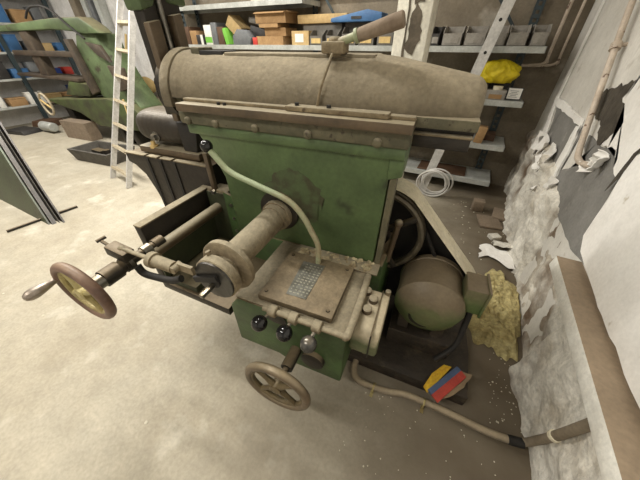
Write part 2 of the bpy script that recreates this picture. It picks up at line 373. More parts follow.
# guide ways
g = part(Q().box(-.868, -.048, .758, 1.18, 1.052, 1.078), 'ram_guide', M_slide, bevel=.003)
part(Q().box(-.868, -.05, .80, .83, 1.078, 1.088), 'gib_strip', M_dust, g, bevel=.002)
part(Q().box(-.44, -.12, .785, .825, 1.079, 1.094), 'gib_plate', M_dust, g, bevel=.003)
for x in (-.70, -.675): part(Q().lathe((x, .79, 1.078), (0, 0, 1), [(0, .006), (.008, .006)], 10), 'set_screw', M_black, g)
for x in (-.405, -.30): part(Q().lathe((x, .80, 1.09), (0, 0, 1), [(0, .007), (.012, .007)], 10), 'set_screw', M_black, g)
# ram: half barrel that tapers at the right, dusty
def ramr(x):
    if x < -.9: return .146
    if x < -.2: return .140
    t = min(1, (x+.2)/.31)
    return .140 - .052*t**1.3
def ramf(u, v):
    x = -.95 + u*1.062
    a = PI*(1 - v)
    r = ramr(x)
    e = max(0, x-.085)/.027
    r2 = r*math.sqrt(max(.0, 1-(min(1, e)**2)*.35))
    yy = .962 + r2*.98*math.cos(a); zz = 1.082 + r2*math.sin(a)
    if -.74 < x < -.19 and zz > 1.205: zz = max(zz, 1.217) if abs(yy-.962) < .06 else zz
    n = .0025*noise.noise(Vector((x*14, yy*14, zz*14)))
    return (x, yy, zz+n)
b = Q().grid(ramf, 120, 40)
# close the ends
for xe, rr in ((-.95, .146), (.112, .0715)):
    vs = []
    for j in range(41):
        a = PI*(1-j/40)
        vs.append(b.v((xe, .962+rr*.98*math.cos(a), 1.082+rr*math.sin(a))))
    b.bm.faces.new(vs)
bmesh.ops.remove_doubles(b.bm, verts=b.bm.verts, dist=.003)
ram = part(b, 'ram', M_ram, angle=50)
part(Q().prism(circ(.962, 1.082, .153, 0, 180, 36)+[(.809, 1.05), (1.115, 1.05)], 'x', -.985, -.94), 'ram_collar', M_ram, ram, bevel=.006)
b = Q().prism([(.905, 1.19), (.905, 1.222), (1.02, 1.222), (1.02, 1.19)], 'x', -.735, -.20)
part(b, 'top_pad', M_ram, ram, bevel=.006)
part(Q().box(-.895, -.855, .92, 1.0, 1.19, 1.236), 'slot_block', M_flange, ram, bevel=.006)
part(Q().box(-.852, -.745, .915, 1.0, 1.19, 1.226), 'slot_recess', M_black, ram, bevel=.004)
part(Q().box(-.95, .112, .835, 1.09, 1.055, 1.084), 'dovetail_top', M_flange, ram, bevel=.003)
part(Q().box(-.05, .108, .86, 1.07, 1.03, 1.056), 'dovetail_groove', M_iron, ram)
part(Q().box(-.05, .107, .838, 1.08, 1.034, 1.041), 'slide_lip', M_dust, ram, bevel=.002)
part(Q().box(-.05, .104, .842, 1.075, 1.000, 1.034), 'dovetail_slide', M_iron, ram, bevel=.002)
# clamp lever on the ram
cl = part(Q().box(-.355, -.285, .87, .925, 1.222, 1.252).lathe((-.32, .897, 1.215), (0, 0, 1), [(0, .02), (.045, .02), (.048, .012)], 18), 'clamp_lever', M_dust, bevel=.006)
dirc = Vector((.155, .0, .043)).normalized(); c0 = Vector((-.315, .89, 1.247))
part(Q().lathe(c0, dirc, [(0, .010), (.055, .011), (.058, .018), (.066, .018), (.068, .014)], 20), 'lever_shank', M_lever, cl)
part(Q().lathe(c0+dirc*.062, dirc, [(0, .014), (.01, .0165), (.10, .019), (.125, .019), (.129, .015)], 24), 'grip', M_grip, cl)
part(Q().tube(smoothpath([(-.318, .868, 1.222), (-.322, .84, 1.19), (-.335, .82, 1.14), (-.345, .815, 1.085)]), .0045, 8), 'oil_pipe', M_dust, cl)
# tool head at the left end
hd = part(Q().prism([(.885, 1.0), (.885, 1.60), (1.06, 1.60), (1.06, 1.0)], 'x', -1.08, -1.03), 'tool_head', M_iron, bevel=.006)
part(Q().lathe((-1.04, .962, 1.09), (1, 0, 0), [(0, .12), (.05, .12)], 40), 'swivel_plate', M_iron, hd)
part(Q().prism([(.872, .98), (.872, 1.305), (.925, 1.315), (.925, .98)], 'x', -1.034, -1.004), 'slide_rail', M_slide, hd, bevel=.004)
part(Q().prism([(.985, 1.10), (.985, 1.33), (1.03, 1.338), (1.03, 1.10)], 'x', -1.034, -1.0), 'slide_rail', M_slide, hd, bevel=.004)
part(Q().tube([(-1.022, .955, 1.08), (-1.022, .955, 1.6)], .010, 12), 'feed_screw', M_steel, hd)
part(Q().prism([(.875, 1.335), (.872, 1.38), (.885, 1.62), (1.09, 1.62), (1.09, 1.36), (1.0, 1.365), (.97, 1.41), (.93, 1.35)], 'x', -1.10, -1.02), 'head_casting', M_green, hd, bevel=.012)
part(Q().tube([(-1.04, .90, 1.39), (-.995, .90, 1.39)], .026, 20), 'casting_boss', M_green, hd)
part(Q().lathe((-1.05, .885, 1.12), (0, -1, 0), [(0, .022), (.014, .022), (.014, .012), (.024, .012)], 16), 'clapper_bolt', M_iron, hd)
# table with T slots
tb = part(Q().prism([(-1.42, .803), (-.89, .803), (-.89, .36), (-1.20, .36), (-1.27, .50), (-1.30, .62), (-1.33, .70), (-1.38, .745), (-1.42, .758)], 'y', .855, 1.25), 'work_table', M_iron, bevel=.003)
for k, x in enumerate((-1.27, -1.185, -1.095)):
    part(Q().box(x-.008, x+.008, .850, .853, .40, .795), 't_slot', M_black, tb)
for x0, x1 in ((-1.42, -1.28), (-1.262, -1.195), (-1.177, -1.105), (-1.087, -.90)):
    part(Q().box(x0, x1, .848, .875, .803, .809), 'table_top_strip', M_dust, tb, bevel=.001)
part(Q().box(-.885, -.862, .835, .855, .70, .875), 'table_gib', M_slide, tb, bevel=.004)
# vise on table
vs_ = part(Q().prism([(-1.34, .809), (-.96, .809), (-.96, .84), (-1.34, .84)], 'y', .885, 1.2), 'vise', M_slide, bevel=.004)
b = Q()
def dome(u, v):
    a = 2*PI*u; s_ = -1+2*v
    ex = .22
    x = -1.19 + .175*math.copysign(min(1, abs(s_))**1, s_)
    k = (1-abs(s_)**5)**.5
    rib = 1+.006*math.sin(s_*38)
    return (x, 1.0+.11*k*rib*math.copysign(abs(math.cos(a))**.75, math.cos(a)), .925+.075*k*rib*math.copysign(abs(math.sin(a))**.75, math.sin(a)))
b.grid(dome, 36, 40)
bmesh.ops.remove_doubles(b.bm, verts=b.bm.verts, dist=.0005)
part(b, 'vise_body', M_vise, vs_, angle=60)
part(Q().lathe((-1.20, .90, .895), (0, -1, 0), [(0, .024), (.012, .024), (.012, .015), (.03, .015), (.034, .010)], 6), 'clamp_nut', M_steel, vs_)
part(Q().lathe((-1.25, .90, .835), (0, 0, 1), [(0, .02), (.012, .02), (.012, .010), (.03, .010)], 12), 'foot_bolt', M_labely, vs_)
part(Q().prism([(-1.06, .84), (-.98, .84), (-.955, .93), (-1.0, .97), (-1.06, .97)], 'y', .90, 1.15), 'vise_jaw', M_black, vs_, bevel=.008)
# cross rail, running along Y at the left of the column
cr = part(Q().prism([(-.953, .70), (-.918, .70), (-.918, .405), (-.60, .385), (-.60, .345), (-.953, .372)], 'y', .487, .87), 'cross_rail', M_iron, bevel=.003)
part(Q().box(-.955, -.916, .487, .87, .70, .706), 'rail_top', M_dust, cr, bevel=.001)
part(Q().box(-.957, -.80, .84, .905, .66, .708), 'rail_corner', M_dust, cr, bevel=.005)
part(Q().lathe((-.862, .455, .622), (0, 1, 0), [(0, .020), (.003, .024), (.375, .024), (.378, .01)], 22), 'screw_cover', M_slide, cr)
part(Q().prism([(-.912, .385), (-.738, .385), (-.738, .665), (-.80, .70), (-.912, .70)], 'y', .825, .85), 'rail_clamp_plate', M_railgreen, cr, bevel=.004)
part(Q().prism([(-.80, .385), (-.738, .385), (-.738, .70), (-.80, .72)], 'y', .812, .826), 'rail_gib', M_green2, cr, bevel=.003)
part(Q().box(-.915, -.765, .50, .85, .40, .43), 'rail_floor', M_railgreen, cr)
part(Q().prism([(.49, .44), (.84, .44), (.84, .60), (.49, .58)], 'x', -.916, -.908), 'rail_liner', M_railgreen, cr)
for z in (.45, .52, .59, .66): part(Q().lathe((-.768, .812, z), (0, -1, 0), [(0, .008), (.006, .008)], 8), 'rail_bolt', M_steel, cr)
part(Q().lathe((-.835, .80, .72), (0, -1, 0), [(0, .011), (.012, .011)], 8), 'rail_bolt', M_steel, cr)
# lead screw, its bearing and the left handwheel
ls = part(Q().lathe((-.868, .255, .643), (0, 1, 0), [(0, .020), (.03, .022), (.03, .030), (.085, .030), (.085, .024), (.10, .024), (.10, .028), (.128, .028), (.128, .017), (.22, .017), (.22, .022), (.26, .022)], 24), 'lead_screw', M_iron)
part(Q().lathe((-.868, .252, .643), (0, 1, 0), [(0, .0245), (.032, .0245)], 24), 'dial_ring', M_steel, ls)
part(Q().lathe((-.868, .366, .643), (0, 1, 0), [(0, .0295), (.012, .0295)], 24), 'dial_ring', M_steel, ls)
part(Q().lathe((-.868, .43, .643), (0, 1, 0), [(0, .0225), (.03, .0225)], 24), 'dial_ring', M_steel, ls)
b = Q().rbox((-.875, .372, .69), (.085, .042, .036), rz=0, ry=R(8))
pb = part(b, 'pawl_box', M_iron, bevel=.004)
part(Q().tube([(-.92, .372, .70), (-.95, .372, .712)], .006, 8).lathe((-.958, .36, .716), (.2, 1, .1), [(0, .006), (.03, .006)], 10), 'pawl_pin', M_iron, pb)
part(Q().tube(smoothpath([(-.862, .39, .615), (-.845, .39, .585), (-.80, .40, .572), (-.74, .41, .57), (-.70, .42, .585)]), .013, 12), 'link_arm', M_black)
def handwheel(c, r, m_rim, m_sp, name, rim=.0125, n=4, a0=.5):
    rimo = part(Q().tube([(c[0]+r*math.cos(a), c[1], c[2]+r*math.sin(a)) for a in [2*PI*i/48 for i in range(48)]], rim, 12, closed=True), name, m_rim)
    part(Q().lathe((c[0], c[1]-.016, c[2]), (0, 1, 0), [(0, .013), (.003, .021), (.045, .021), (.045, .016)], 20), 'hub', m_sp, rimo)
    for k in range(n):
        a = a0+2*PI*k/n; d = Vector((math.cos(a), 0, math.sin(a)))
        cc = Vector(c)
        part(Q().tube([cc+d*.015, cc+d*r*.5, cc+d*(r-rim*.4)], [.012, .008, .009], 10), 'spoke', m_sp, rimo)
    part(Q().tube([(c[0]+(r-rim*.9)*math.cos(a), c[1], c[2]+(r-rim*.9)*math.sin(a)) for a in [2*PI*i/40 for i in range(40)]], rim*.55, 8, closed=True), 'inner_rim', m_sp, rimo)
    return rimo
w1 = handwheel((-.868, .228, .643), .097, M_wood, M_brass, 'handwheel', .015, 4, .4)
c1 = Vector((-.868+.098*math.cos(R(165)), .225, .643+.098*math.sin(R(165))))
part(Q().lathe(c1, (0, -1, 0), [(0, .008), (.018, .009), (.020, .010), (.04, .014), (.062, .0175), (.078, .016), (.088, .009), (.09, .003)], 18), 'crank_handle', M_handle, w1)
w2 = handwheel((-.279, .31, .353), .106, M_wood2, M_brass2, 'handwheel', .0145, 4, .75)
part(Q().lathe((-.279, .325, .353), (0, 1, 0), [(0, .012), (.05, .012), (.05, .022), (.14, .022)], 18), 'wheel_shaft', M_iron)
# feed shaft housing and crank disc
fx, fz = -.505, .69
part(Q().lathe((fx, .50, fz), (0, 1, 0), [(0, .047), (.22, .050), (.235, .050), (.235, .054), (.262, .056), (.262, .062), (.31, .064)], 36), 'feed_shaft_housing', M_dust)
fd = part(Q().lathe((fx-.003, .455, fz-.012), (0, 1, 0), [(0, .088), (.003, .093), (.020, .093), (.023, .089), (.023, .058), (.06, .052)], 44), 'crank_flange', M_dust)
cd = part(Q().lathe((fx-.004, .400, fz-.018), (0, 1, 0), [(0, .070), (.003, .074), (.030, .074), (.034, .070), (.034, .05), (.07, .05)], 40), 'crank_disc', M_dust)
part(Q().lathe((fx-.004, .394, fz-.018), (0, 1, 0), [(0, .068), (.007, .0695)], 40), 'disc_face', M_discface, cd)
part(Q().lathe((fx-.004, .390, fz-.018), (0, 1, 0), [(0, .024), (.005, .024)], 20), 'disc_hub', M_black, cd)
part(Q().rbox((fx-.028, .388, fz-.012), (.10, .01, .020), ry=R(-20)), 'disc_slot', M_black, cd)
part(Q().rbox((fx-.006, .365, fz-.030), (.013, .055, .013)), 'square_shaft_end', M_steel, cd, bevel=.001)
part(Q().lathe((fx-.03, .43, fz+.052), (-.3, 0, 1), [(0, .008), (.012, .008)], 10), 'grub_screw', M_dust, cd)
rd = part(Q().lathe((-.62, .375, .70), (-1, .0, .018), [(0, .009), (.015, .009), (.015, .019), (.09, .020), (.092, .026), (.112, .026), (.118, .012), (.128, .0075), (.235, .0065), (.24, .010), (.25, .010)], 20), 'connecting_rod', M_dust)
part(Q().lathe((-.63, .395, .70), (0, -1, 0), [(0, .013), (.035, .013)], 14).rbox((-.60, .385, .70), (.06, .010, .028)), 'rod_joint', M_dust, rd)
# gearbox body, lid and plate
gb = part(Q().prism([(-.54, .48), (-.50, .535), (-.10, .535), (-.105, .24), (-.30, .24), (-.36, .27), (-.54, .27)], 'y', .452, .86), 'gearbox', M_green2, bevel=.008)
part(Q().box(-.505, -.098, .455, .80, .535, .541), 'gearbox_top', M_dust, gb, bevel=.002)
ld = part(Q().box(-.425, -.156, .474, .728, .541, .566), 'gearbox_lid', M_lid, bevel=.004)
b = Q().prism([(-.350, .685), (-.262, .690), (-.262, .515), (-.335, .512)], 'z', .566, .568)
npl = part(b, 'name_plate', M_plate, ld)
b = Q()
for i in range(12):
    for j in range(5):
        y = .524+i*.0132; x = -.330+j*.0145
        w__ = (.009, .006, .010, .004, .008)[(i*3+j*2) % 5]
        b.box(x, x+w__, y, y+.0045, .568, .5684)
part(b, 'embossed_figures', M_figs, npl)
for x, y in ((-.405, .50), (-.405, .705), (-.178, .705), (-.178, .50)): part(Q().lathe((x, y, .566), (0, 0, 1), [(0, .007), (.004, .006)], 10), 'lid_screw', M_iron, ld)
# rags and swarf at the foot of the column: plain rust crumbs
b = Q()
for i in range(46):
    x = random.uniform(-.40, -.10); y = random.uniform(.742, .796); s_ = random.uniform(.005, .014)
    b.rbox((x, y, .545+s_*.4), (s_*1.8, s_, s_), rz=random.uniform(0, 3), rx=random.uniform(-.5, .5))
o = part(b, 'swarf_crumbs', M_crumb); o['kind'] = 'stuff'
part(Q().box(-.42, -.07, .735, .80, .541, .549), 'column_ledge', M_dust, bevel=.003)
# lever shaft with three ball levers
part(Q().tube([(-.385, .445, .548), (-.105, .445, .548)], .010, 14), 'lever_shaft', M_dust)
part(Q().tube(smoothpath([(-.105, .445, .548), (-.095, .46, .548), (-.095, .60, .548), (-.10, .72, .548)]), .013, 12), 'side_pipe', M_dust)
for k, (cx, kx, kz, ky) in enumerate(((-.349, -.372, .533, .400), (-.274, -.282, .531, .400), (-.193, -.200, .521, .400))):
    lv = part(Q().lathe((cx-.014, .445, .548), (1, 0, 0), [(0, .016), (.003, .020), (.027, .020), (.030, .016)], 20), 'ball_lever', M_dust)
    lv['label'] = ['ball lever nearest the crank disc, black ball', 'middle ball lever, glossy black ball', 'right ball lever, greyer dusty ball'][k]
    part(Q().tube([(cx, .44, .546), (kx, ky+.01, kz+.004)], [.0065, .0055], 10), 'lever_stem', M_steel, lv)
    part(Q().ball((kx, ky-.004, kz), .0265), 'ball_knob', [M_ball, M_ball, M_ballg][k], lv)
part(Q().lathe((-.345, .47, .50), (0, -1, -.1), [(0, .04), (.02, .038), (.022, .0)], 20), 'lever_boss', M_iron, gb)
part(Q().lathe((-.21, .46, .34), (0, -1, 0), [(0, .045), (.025, .042), (.03, .03)], 24), 'shaft_boss', M_iron, gb)
# selector lever
sp_ = smoothpath([(-.295, .70, .648-.1), (-.295, .70, .648), (-.322, .70, .71), (-.355, .70, .768), (-.41, .70, .816), (-.529, .70, .851), (-.632, .70, .883), (-.685, .70, .932), (-.702, .70, .952)])
sl = part(Q().tube(sp_, [.0105]*len(sp_), 12), 'selector_lever', M_lever)
part(Q().ball((-.711, .70, .963), .0215), 'ball_knob', M_ball, sl)
# switch box
sb = part(Q().prism([(.488, .415), (.488, .49), (.51, .525), (.68, .532), (.68, .415)], 'x', -.098, -.004), 'switch_box', M_box, bevel=.012)
part(Q().box(-.034, -.030, .484, .684, .41, .5335), 'cover_seam', M_iron, sb)
for y, x in ((.655, -.085), (.625, -.056), (.575, -.066)):
    part(Q().lathe((x, y, .528), (0, 0, 1), [(0, .016), (.018, .016), (.022, .012)], 16), 'push_button', M_slide, sb)
part(Q().lathe((-.045, .51, .415), (0, 0, -1), [(0, .009), (.018, .009)], 10), 'cable_gland', M_dust, sb)
part(Q().lathe((-.015, .675, .53), (0, 0, 1), [(0, .010), (.016, .010)], 10), 'cover_screw', M_dust, sb)
# motor
mc = (.15, .368)
mo = part(Q().lathe((mc[0], .765, mc[1]), (0, 1, 0), [(0, .044), (.002, .056), (.012, .082), (.03, .115), (.055, .132), (.06, .137), (.085, .137), (.088, .133), (.215, .133), (.218, .137), (.24, .137), (.27, .115), (.285, .04)], 48), 'motor', M_motor)
part(Q().lathe((mc[0], .768, mc[1]), (0, 1, 0), [(0, .014), (.004, .016), (.006, .024), (.012, .026)], 24), 'shaft_cap', M_slide, mo)
part(Q().lathe((mc[0]-.012, .770, mc[1]-.018), (0, 1, 0), [(0, .050), (.003, .058), (.02, .058)], 30), 'bell_recess', M_black, mo)
part(Q().box(.262, .338, .845, .955, .375, .50), 'terminal_box', M_motor, mo, bevel=.006)
part(Q().box(.336, .345, .838, .962, .368, .507), 'terminal_cover', M_motor, mo, bevel=.003)
part(Q().tube(smoothpath([(.31, .86, .375), (.31, .84, .30), (.30, .80, .20), (.24, .76, .12)]), .012, 10), 'motor_cable', M_black, mo)
for x0, x1 in ((.05, .10), (.20, .25)):
    part(Q().prism([(x0, .07), (x1, .07), (x1, .27), (x0, .27)], 'y', .84, .99), 'motor_foot', M_base, mo, bevel=.004)
part(Q().box(.02, .30, .81, 1.03, .07, .17), 'motor_plinth', M_base, bevel=.006)
# pulleys, belt and guard
pc, pr = (-.135, .585), .205
ring = lambda rr, yy: [(pc[0]+rr*math.cos(a), yy, pc[1]+rr*math.sin(a)) for a in [2*PI*i/56 for i in range(56)]]
pl = part(Q().tube(ring(.192, .965), .014, 8, closed=True), 'drive_pulley', M_steelworn)
part(Q().tube(ring(.196, .99), .012, 8, closed=True), 'pulley_rim', M_steelworn, pl)
part(Q().lathe((pc[0]+.02, .93, pc[1]), (0, 1, 0), [(0, .045), (.03, .05)], 20), 'pulley_hub', M_iron, pl)
for k in range(4):
    a = .6+k*PI/2
    part(Q().tube([(pc[0], .952, pc[1]), (pc[0]+.19*math.cos(a), .952, pc[1]+.19*math.sin(a))], .014, 10), 'pulley_spoke', M_iron, pl)
part(Q().tube([(-.04, .90, .69), (-.055, .89, .50)], .012, 10).ball((-.04, .90, .69), .017), 'shift_rod', M_slide)
part(Q().lathe((mc[0]-.01, 1.06, mc[1]-.08), (0, 1, 0), [(0, .06), (.05, .06)], 32), 'motor_pulley', M_iron)
def hull(r1, r2):
    o = []
    cA, cB = (pc[0]+.0, pc[1]), (.165, .325)
    for i in range(25): 
        a = R(225-45-i*(125/24)); o.append((cA[0]+r1*math.cos(a), cA[1]+r1*math.sin(a)))
    for i in range(13):
        a = R(40-i*(90/12)); o.append((cB[0]+r2*math.cos(a), cB[1]+r2*math.sin(a)))
    return o
h0 = hull(.232, .185)
b = Q()
n = len(h0)
A = [b.v((p[0], .94, p[1])) for p in h0]; C = [b.v((p[0], 1.055, p[1])) for p in h0]
for i in range(n-1): b.bm.faces.new([A[i], A[i+1], C[i+1], C[i]])
bg = part(b, 'belt_guard', M_rim, solid=.004)
b = Q().prism(h0 + [(.25, .09), (-.34, .2)], 'y', 1.05, 1.056)
part(b, 'guard_back', M_black, bg, smooth=False)
h1 = hull(.215, .06)
part(Q().tube([(p[0], 1.0, p[1]) for p in h1], .009, 8), 'drive_belt', M_black)

# ============================================================ items by the machine
pk = root('torn_packet', MR((.30, .69, .075)), RZ+R(22)); tag(pk, 'torn red, blue and yellow cardboard packet lying on the dark machine base', 'packet')
B().prism([(-.095, .022), (.075, .045), (.055, .08), (-.02, .082), (-.09, .058)], 'z', .006, .016).out('yellow_flap', M_pkt_y, pk)
B().prism([(-.09, .0), (.095, .0), (.095, .03), (-.09, .03)], 'z', .01, .02).out('blue_band', M_pkt_b, pk)
B().prism([(-.09, -.045), (.09, -.04), (.095, .0), (-.09, .0)], 'z', .008, .018).out('red_panel', M_pkt_r, pk)
B().prism(jag([(-.06, -.045), (-.03, -.06), (.05, -.07), (.125, -.05), (.10, .0), (.09, -.04)], .02, .004), 'z', .004, .010).out('torn_edge', M_pkt_g, pk)
for o in pk.children: o.location = (0, 0, 0)
pk.rotation_euler = (0, R(-3), RZ+R(53)); pk.scale = (1, .72, 1)

cp = smoothpath([(-.155, .70, .03), (-.15, .63, .025), (-.12, .585, .024), (-.04, .585, .024), (.03, .600, .024), (.10, .622, .024), (.25, .632, .024), (.40, .634, .024), (.50, .645, .03), (.535, .655, .045), (.545, .65, .10), (.545, .635, .17), (.543, .615, .28), (.54, .59, .44)])
cn = root('floor_conduit', (.1, .62, 0)); tag(cn, 'dusty grey conduit running along the floor and bending up the crumbling wall', 'conduit')
B((.1, .62, 0)).tube(cp, .0145, 14).out('conduit_pipe', M_conduit, cn)
for x, y in ((-.04, .586), (.17, .626)):
    B((.1, .62, 0)).box(x-.007, x+.007, y-.035, y+.03, .0, .004).tube([(x, y-.018, .004), (x, y-.015, .03), (x, y, .041), (x, y+.015, .03), (x, y+.018, .004)], .004, 6).out('saddle_clip', M_brass, cn)
B((.1, .62, 0)).lathe((.480, .6415, .0275), (.5, .09, .08), [(0, .0175), (.05, .0175)], 16).out('coupling', M_black, cn)
B((.1, .62, 0)).lathe((.544, .628, .205), (-.0, -.15, 1), [(0, .0185), (.014, .0185)], 16).box(.56, .575, .60, .655, .205, .222).out('wall_clip', M_rim, cn)

# mineral wool mat
def wool(u, v):
    a = 2*PI*u; q = 1+.30*noise.noise(Vector((math.cos(a)*1.7, math.sin(a)*1.7, 3.3)))+.13*noise.noise(Vector((math.cos(a)*6, math.sin(a)*6, 1)))
    x = .445+v*q*.165*math.cos(a)*(1.1 if math.cos(a) < 0 else .9); y = 1.37+v*q*.34*math.sin(a)
    x = min(x, .568)
    h = min(1, (1-v)*5)
    z = .003+h*(.032+.022*noise.noise(Vector((x*13, y*13, 0)))+.012*noise.noise(Vector((x*40, y*40, 2)))+.007*noise.noise(Vector((x*90, y*90, 5))))
    return (x, y, max(.002, z))
b = B().grid(wool, 120, 50); bmesh.ops.remove_doubles(b.bm, verts=b.bm.verts, dist=.0005)
w = b.out('insulation_mat', M_wool, angle=80)
tag(w, 'crumbled yellow mineral wool mat on the floor between motor and wall', 'insulation')
# peeled paint sheet on the floor
def sheet(u, v):
    x = .34+u*.22; y = 1.80+v*.16+.04*math.sin(u*5)
    return (x+.03*noise.noise(Vector((u*3, v*3, 0))), y+.05*noise.noise(Vector((u*3, v*2, 5))), .012+.02*abs(noise.noise(Vector((u*3, v*3, 2))))+.01*u)
o = B().grid(sheet, 16, 10).out('paint_sheet', M_flake, solid=.004)
tag(o, 'large white sheet of fallen paint lying on the floor beyond the motor', 'debris')
def roll(u, v):
    a = u*2.4; x = .42+v*.14; 
    return (x+.02*math.sin(v*4), 1.98+.05*math.cos(a)+.02*v, .012+.05*math.sin(a*.9)+.01*noise.noise(Vector((u*5, v*5, 0))))
o = B().grid(roll, 12, 12).out('curled_plaster', M_rubble, solid=.006)
tag(o, 'curled strip of fallen plaster just behind the white paint sheet', 'debris')
def brick(name, lab, c, s, rz, m=M_brick):
    o = B().box(-s[0]/2, s[0]/2, -s[1]/2, s[1]/2, 0, s[2]).out(name, m, bevel=.004); o.location = (c[0], c[1], c[2] if len(c) > 2 else 0); o.rotation_euler.z = rz
    return tag(o, lab, 'brick', 'bricks and tiles on the floor')
brick('brick', 'small brown brick standing on the floor in front of the lowest shelf', (.295, 2.56), (.09, .08, .10), .1)
brick('floor_tile', 'broken brown tile flat on the floor, left of the two by the wall foot', (.40, 2.36), (.17, .2, .02), .2)
brick('floor_tile', 'broken brown tile flat on the floor, tight against the wall foot', (.485, 2.53), (.12, .2, .03), -.1)
brick('brick', 'pale lump of brick near the white paint sheet', (.44, 2.13), (.08, .06, .03), .6, M_rubble)

# loose paint chips over the floor
b = B()
def chips(n, x0, x1, y0, y1, s0, s1, z=.0):
    for i in range(n):
        x = random.uniform(x0, x1); y = random.uniform(y0, y1); s_ = random.uniform(s0, s1)*random.random()**.7+.0015; a = random.uniform(0, 6)
        zt = z+.001
        vs = [b.v((x+s_*random.uniform(.5, 1)*math.cos(a+k*PI*.4), y+s_*random.uniform(.5, 1)*math.sin(a+k*PI*.4), zt+random.uniform(0, .002))) for k in range(5)]
        b.bm.faces.new(vs)
chips(60, -.1, .54, .30, .61, .0008, .0038)
chips(60, .42, .55, .68, 1.2, .0012, .005)
chips(60, .1, .55, 1.75, 2.7, .003, .012)
chips(40, -3.5, -.6, -.2, 2.5, .003, .012)
o = b.out('paint_chips', M_chip, smooth=False, solid=.001); tag(o, 'tiny white paint chips scattered over the floor, densest by the crumbling wall', 'debris', kind='stuff')

# ============================================================ shelving along the back wall
rk = root('storage_rack', (-1.5, 3.03, 0)); tag(rk, 'long grey steel shelving with dark perforated uprights along the back wall', 'shelving')
SX0, SX1, SY0, SY1 = -3.75, .355, 2.86, 3.22
O_ = (-1.5, 3.03, 0)
def board(z, x0=SX0, x1=SX1):
    B(O_).box(x0, x1, SY0, SY1, z-.004, z).box(x0, x1, SY0, SY0+.004, z-.042, z-.004).box(x0, x1, SY1-.004, SY1, z-.042, z-.004).box(x0, x0+.004, SY0, SY1, z-.042, z).box(x1-.004, x1, SY0, SY1, z-.042, z).out('shelf_board', M_shelf, rk, smooth=False)
board(1.225); board(.86); board(.50); board(.16); board(1.585, SX0, -1.7)
def upright(x, y):
    b = B(O_).box(x-.03, x-.012, y-.002, y+.002, .0, 2.0).box(x+.012, x+.03, y-.002, y+.002, .0, 2.0).box(x-.03, x-.026, y, y+.035, .0, 2.0)
    for i in range(40): b.box(x-.013, x+.013, y-.0018, y+.0018, i*.05, i*.05+.026)
    b.out('upright', M_teal, rk, smooth=False)
for x in (-3.5, -1.75, .235): upright(x, 3.20)
for x in (-3.42,): upright(x, 2.90)
for x0, x1, z0, z1 in ((-.15, .22, 1.235, 1.62), (-1.95, -1.45, 1.4, 2.0)):
    B(O_).prism([(x0, z1), (x0+.03, z1), (x1, z0), (x1-.03, z0)], 'y', 3.185, 3.19).out('cross_brace', M_teal, rk, smooth=False)

ZS = 1.225
def simple(name, lab, cat, x0, x1, z1, m, y0=2.89, dy=.2, z0=ZS, rz=0, group=None, extra=None, bev=.003, ry=0):
    c = ((x0+x1)/2, y0+dy/2, z0)
    r_ = root(name, c, rz); tag(r_, lab, cat, group); w_ = (x1-x0)/2; h = z1-z0
    B().box(-w_, w_, -dy/2, dy/2, 0, h).out('body', m, r_, bevel=bev)
    if ry: r_.rotation_euler.y = ry
    if extra: extra(r_, w_, dy/2, h)
    return r_
def lbl(m, fx0=.2, fx1=.8, fz0=.25, fz1=.7):
    def f(r_, w_, d_, h): B().box(-w_+2*w_*fx0, -w_+2*w_*fx1, -d_-.002, -d_, h*fz0, h*fz1).out('paper_label', m, r_, smooth=False)
    return f
def carton(name, lab, cat, x0, x1, z1, m, y0=2.89, dy=.22, z0=ZS, rz=0, ry=0, group='cardboard boxes on the upper shelf', ex=None, open_=True):
    c = ((x0+x1)/2, y0+dy/2, z0); r_ = root(name, c, rz); r_.rotation_euler.y = ry; tag(r_, lab, cat, group); w_ = (x1-x0)/2; h = z1-z0; t_ = .004; d_ = dy/2
    b = B().box(-w_, w_, -d_, d_, 0, t_)
    if open_:
        b.box(-w_, w_, -d_, -d_+t_, t_, h).box(-w_, w_, d_-t_, d_, t_, h).box(-w_, -w_+t_, -d_, d_, t_, h).box(w_-t_, w_, -d_, d_, t_, h)
        b.out('carton_body', m, r_, smooth=False)
        B().rbox((0, -d_-.018, h-.008), (w_*1.9, .003, .045), rx=R(-70)).out('flap', m, r_, smooth=False)
        B().rbox((w_+.015, 0, h-.004), (.04, d_*1.8, .003), ry=R(25)).out('flap', m, r_, smooth=False)
    else:
        b.box(-w_, w_, -d_, d_, t_, h).box(-w_, w_, -.012, .012, h, h+.001).out('carton_body', m, r_, smooth=False)
    if ex: ex(r_, w_, d_, h)
    return r_
def bin_(lab, x0, x1, h, m, lm=M_labely, group='parts bins on the upper shelf', z0=ZS, y0=2.88, name='storage_bin'):
    c = ((x0+x1)/2, y0+.12, z0); r_ = root(name, c); tag(r_, lab, 'bin', group); w_ = (x1-x0)/2-.006
    # open-fronted bin: back, sides with sloping top, low front lip
    b = B()
    b.box(-w_, w_, -.12, .12, 0, .004).box(-w_, w_, .116, .12, 0, h)
    for s_ in (-1, 1): b.prism([(-.12, 0), (.12, 0), (.12, h), (-.05, h), (-.12, h*.62)], 'x', s_*w_-.002*(1 if s_ > 0 else -1)*0, s_*w_-s_*.004)
    b.box(-w_, w_, -.12, -.116, 0, h*.62)
    b.out('bin_body', m, r_, smooth=False)
    B().box(-w_*.7, w_*.7, -.124, -.12, h*.12, h*.45).out('bin_label', lm, r_, smooth=False)
    B().box(-w_*.85, w_*.85, -.10, .10, .004, h*.55).out('contents', M_slide, r_, smooth=False)
    return r_
simple('book', 'dark brown book standing at the left end of the upper shelf', 'book', -3.47, -3.36, 1.40, M_brown)
simple('binder', 'tan binder standing beside the dark brown book', 'book', -3.35, -3.24, 1.36, M_card)
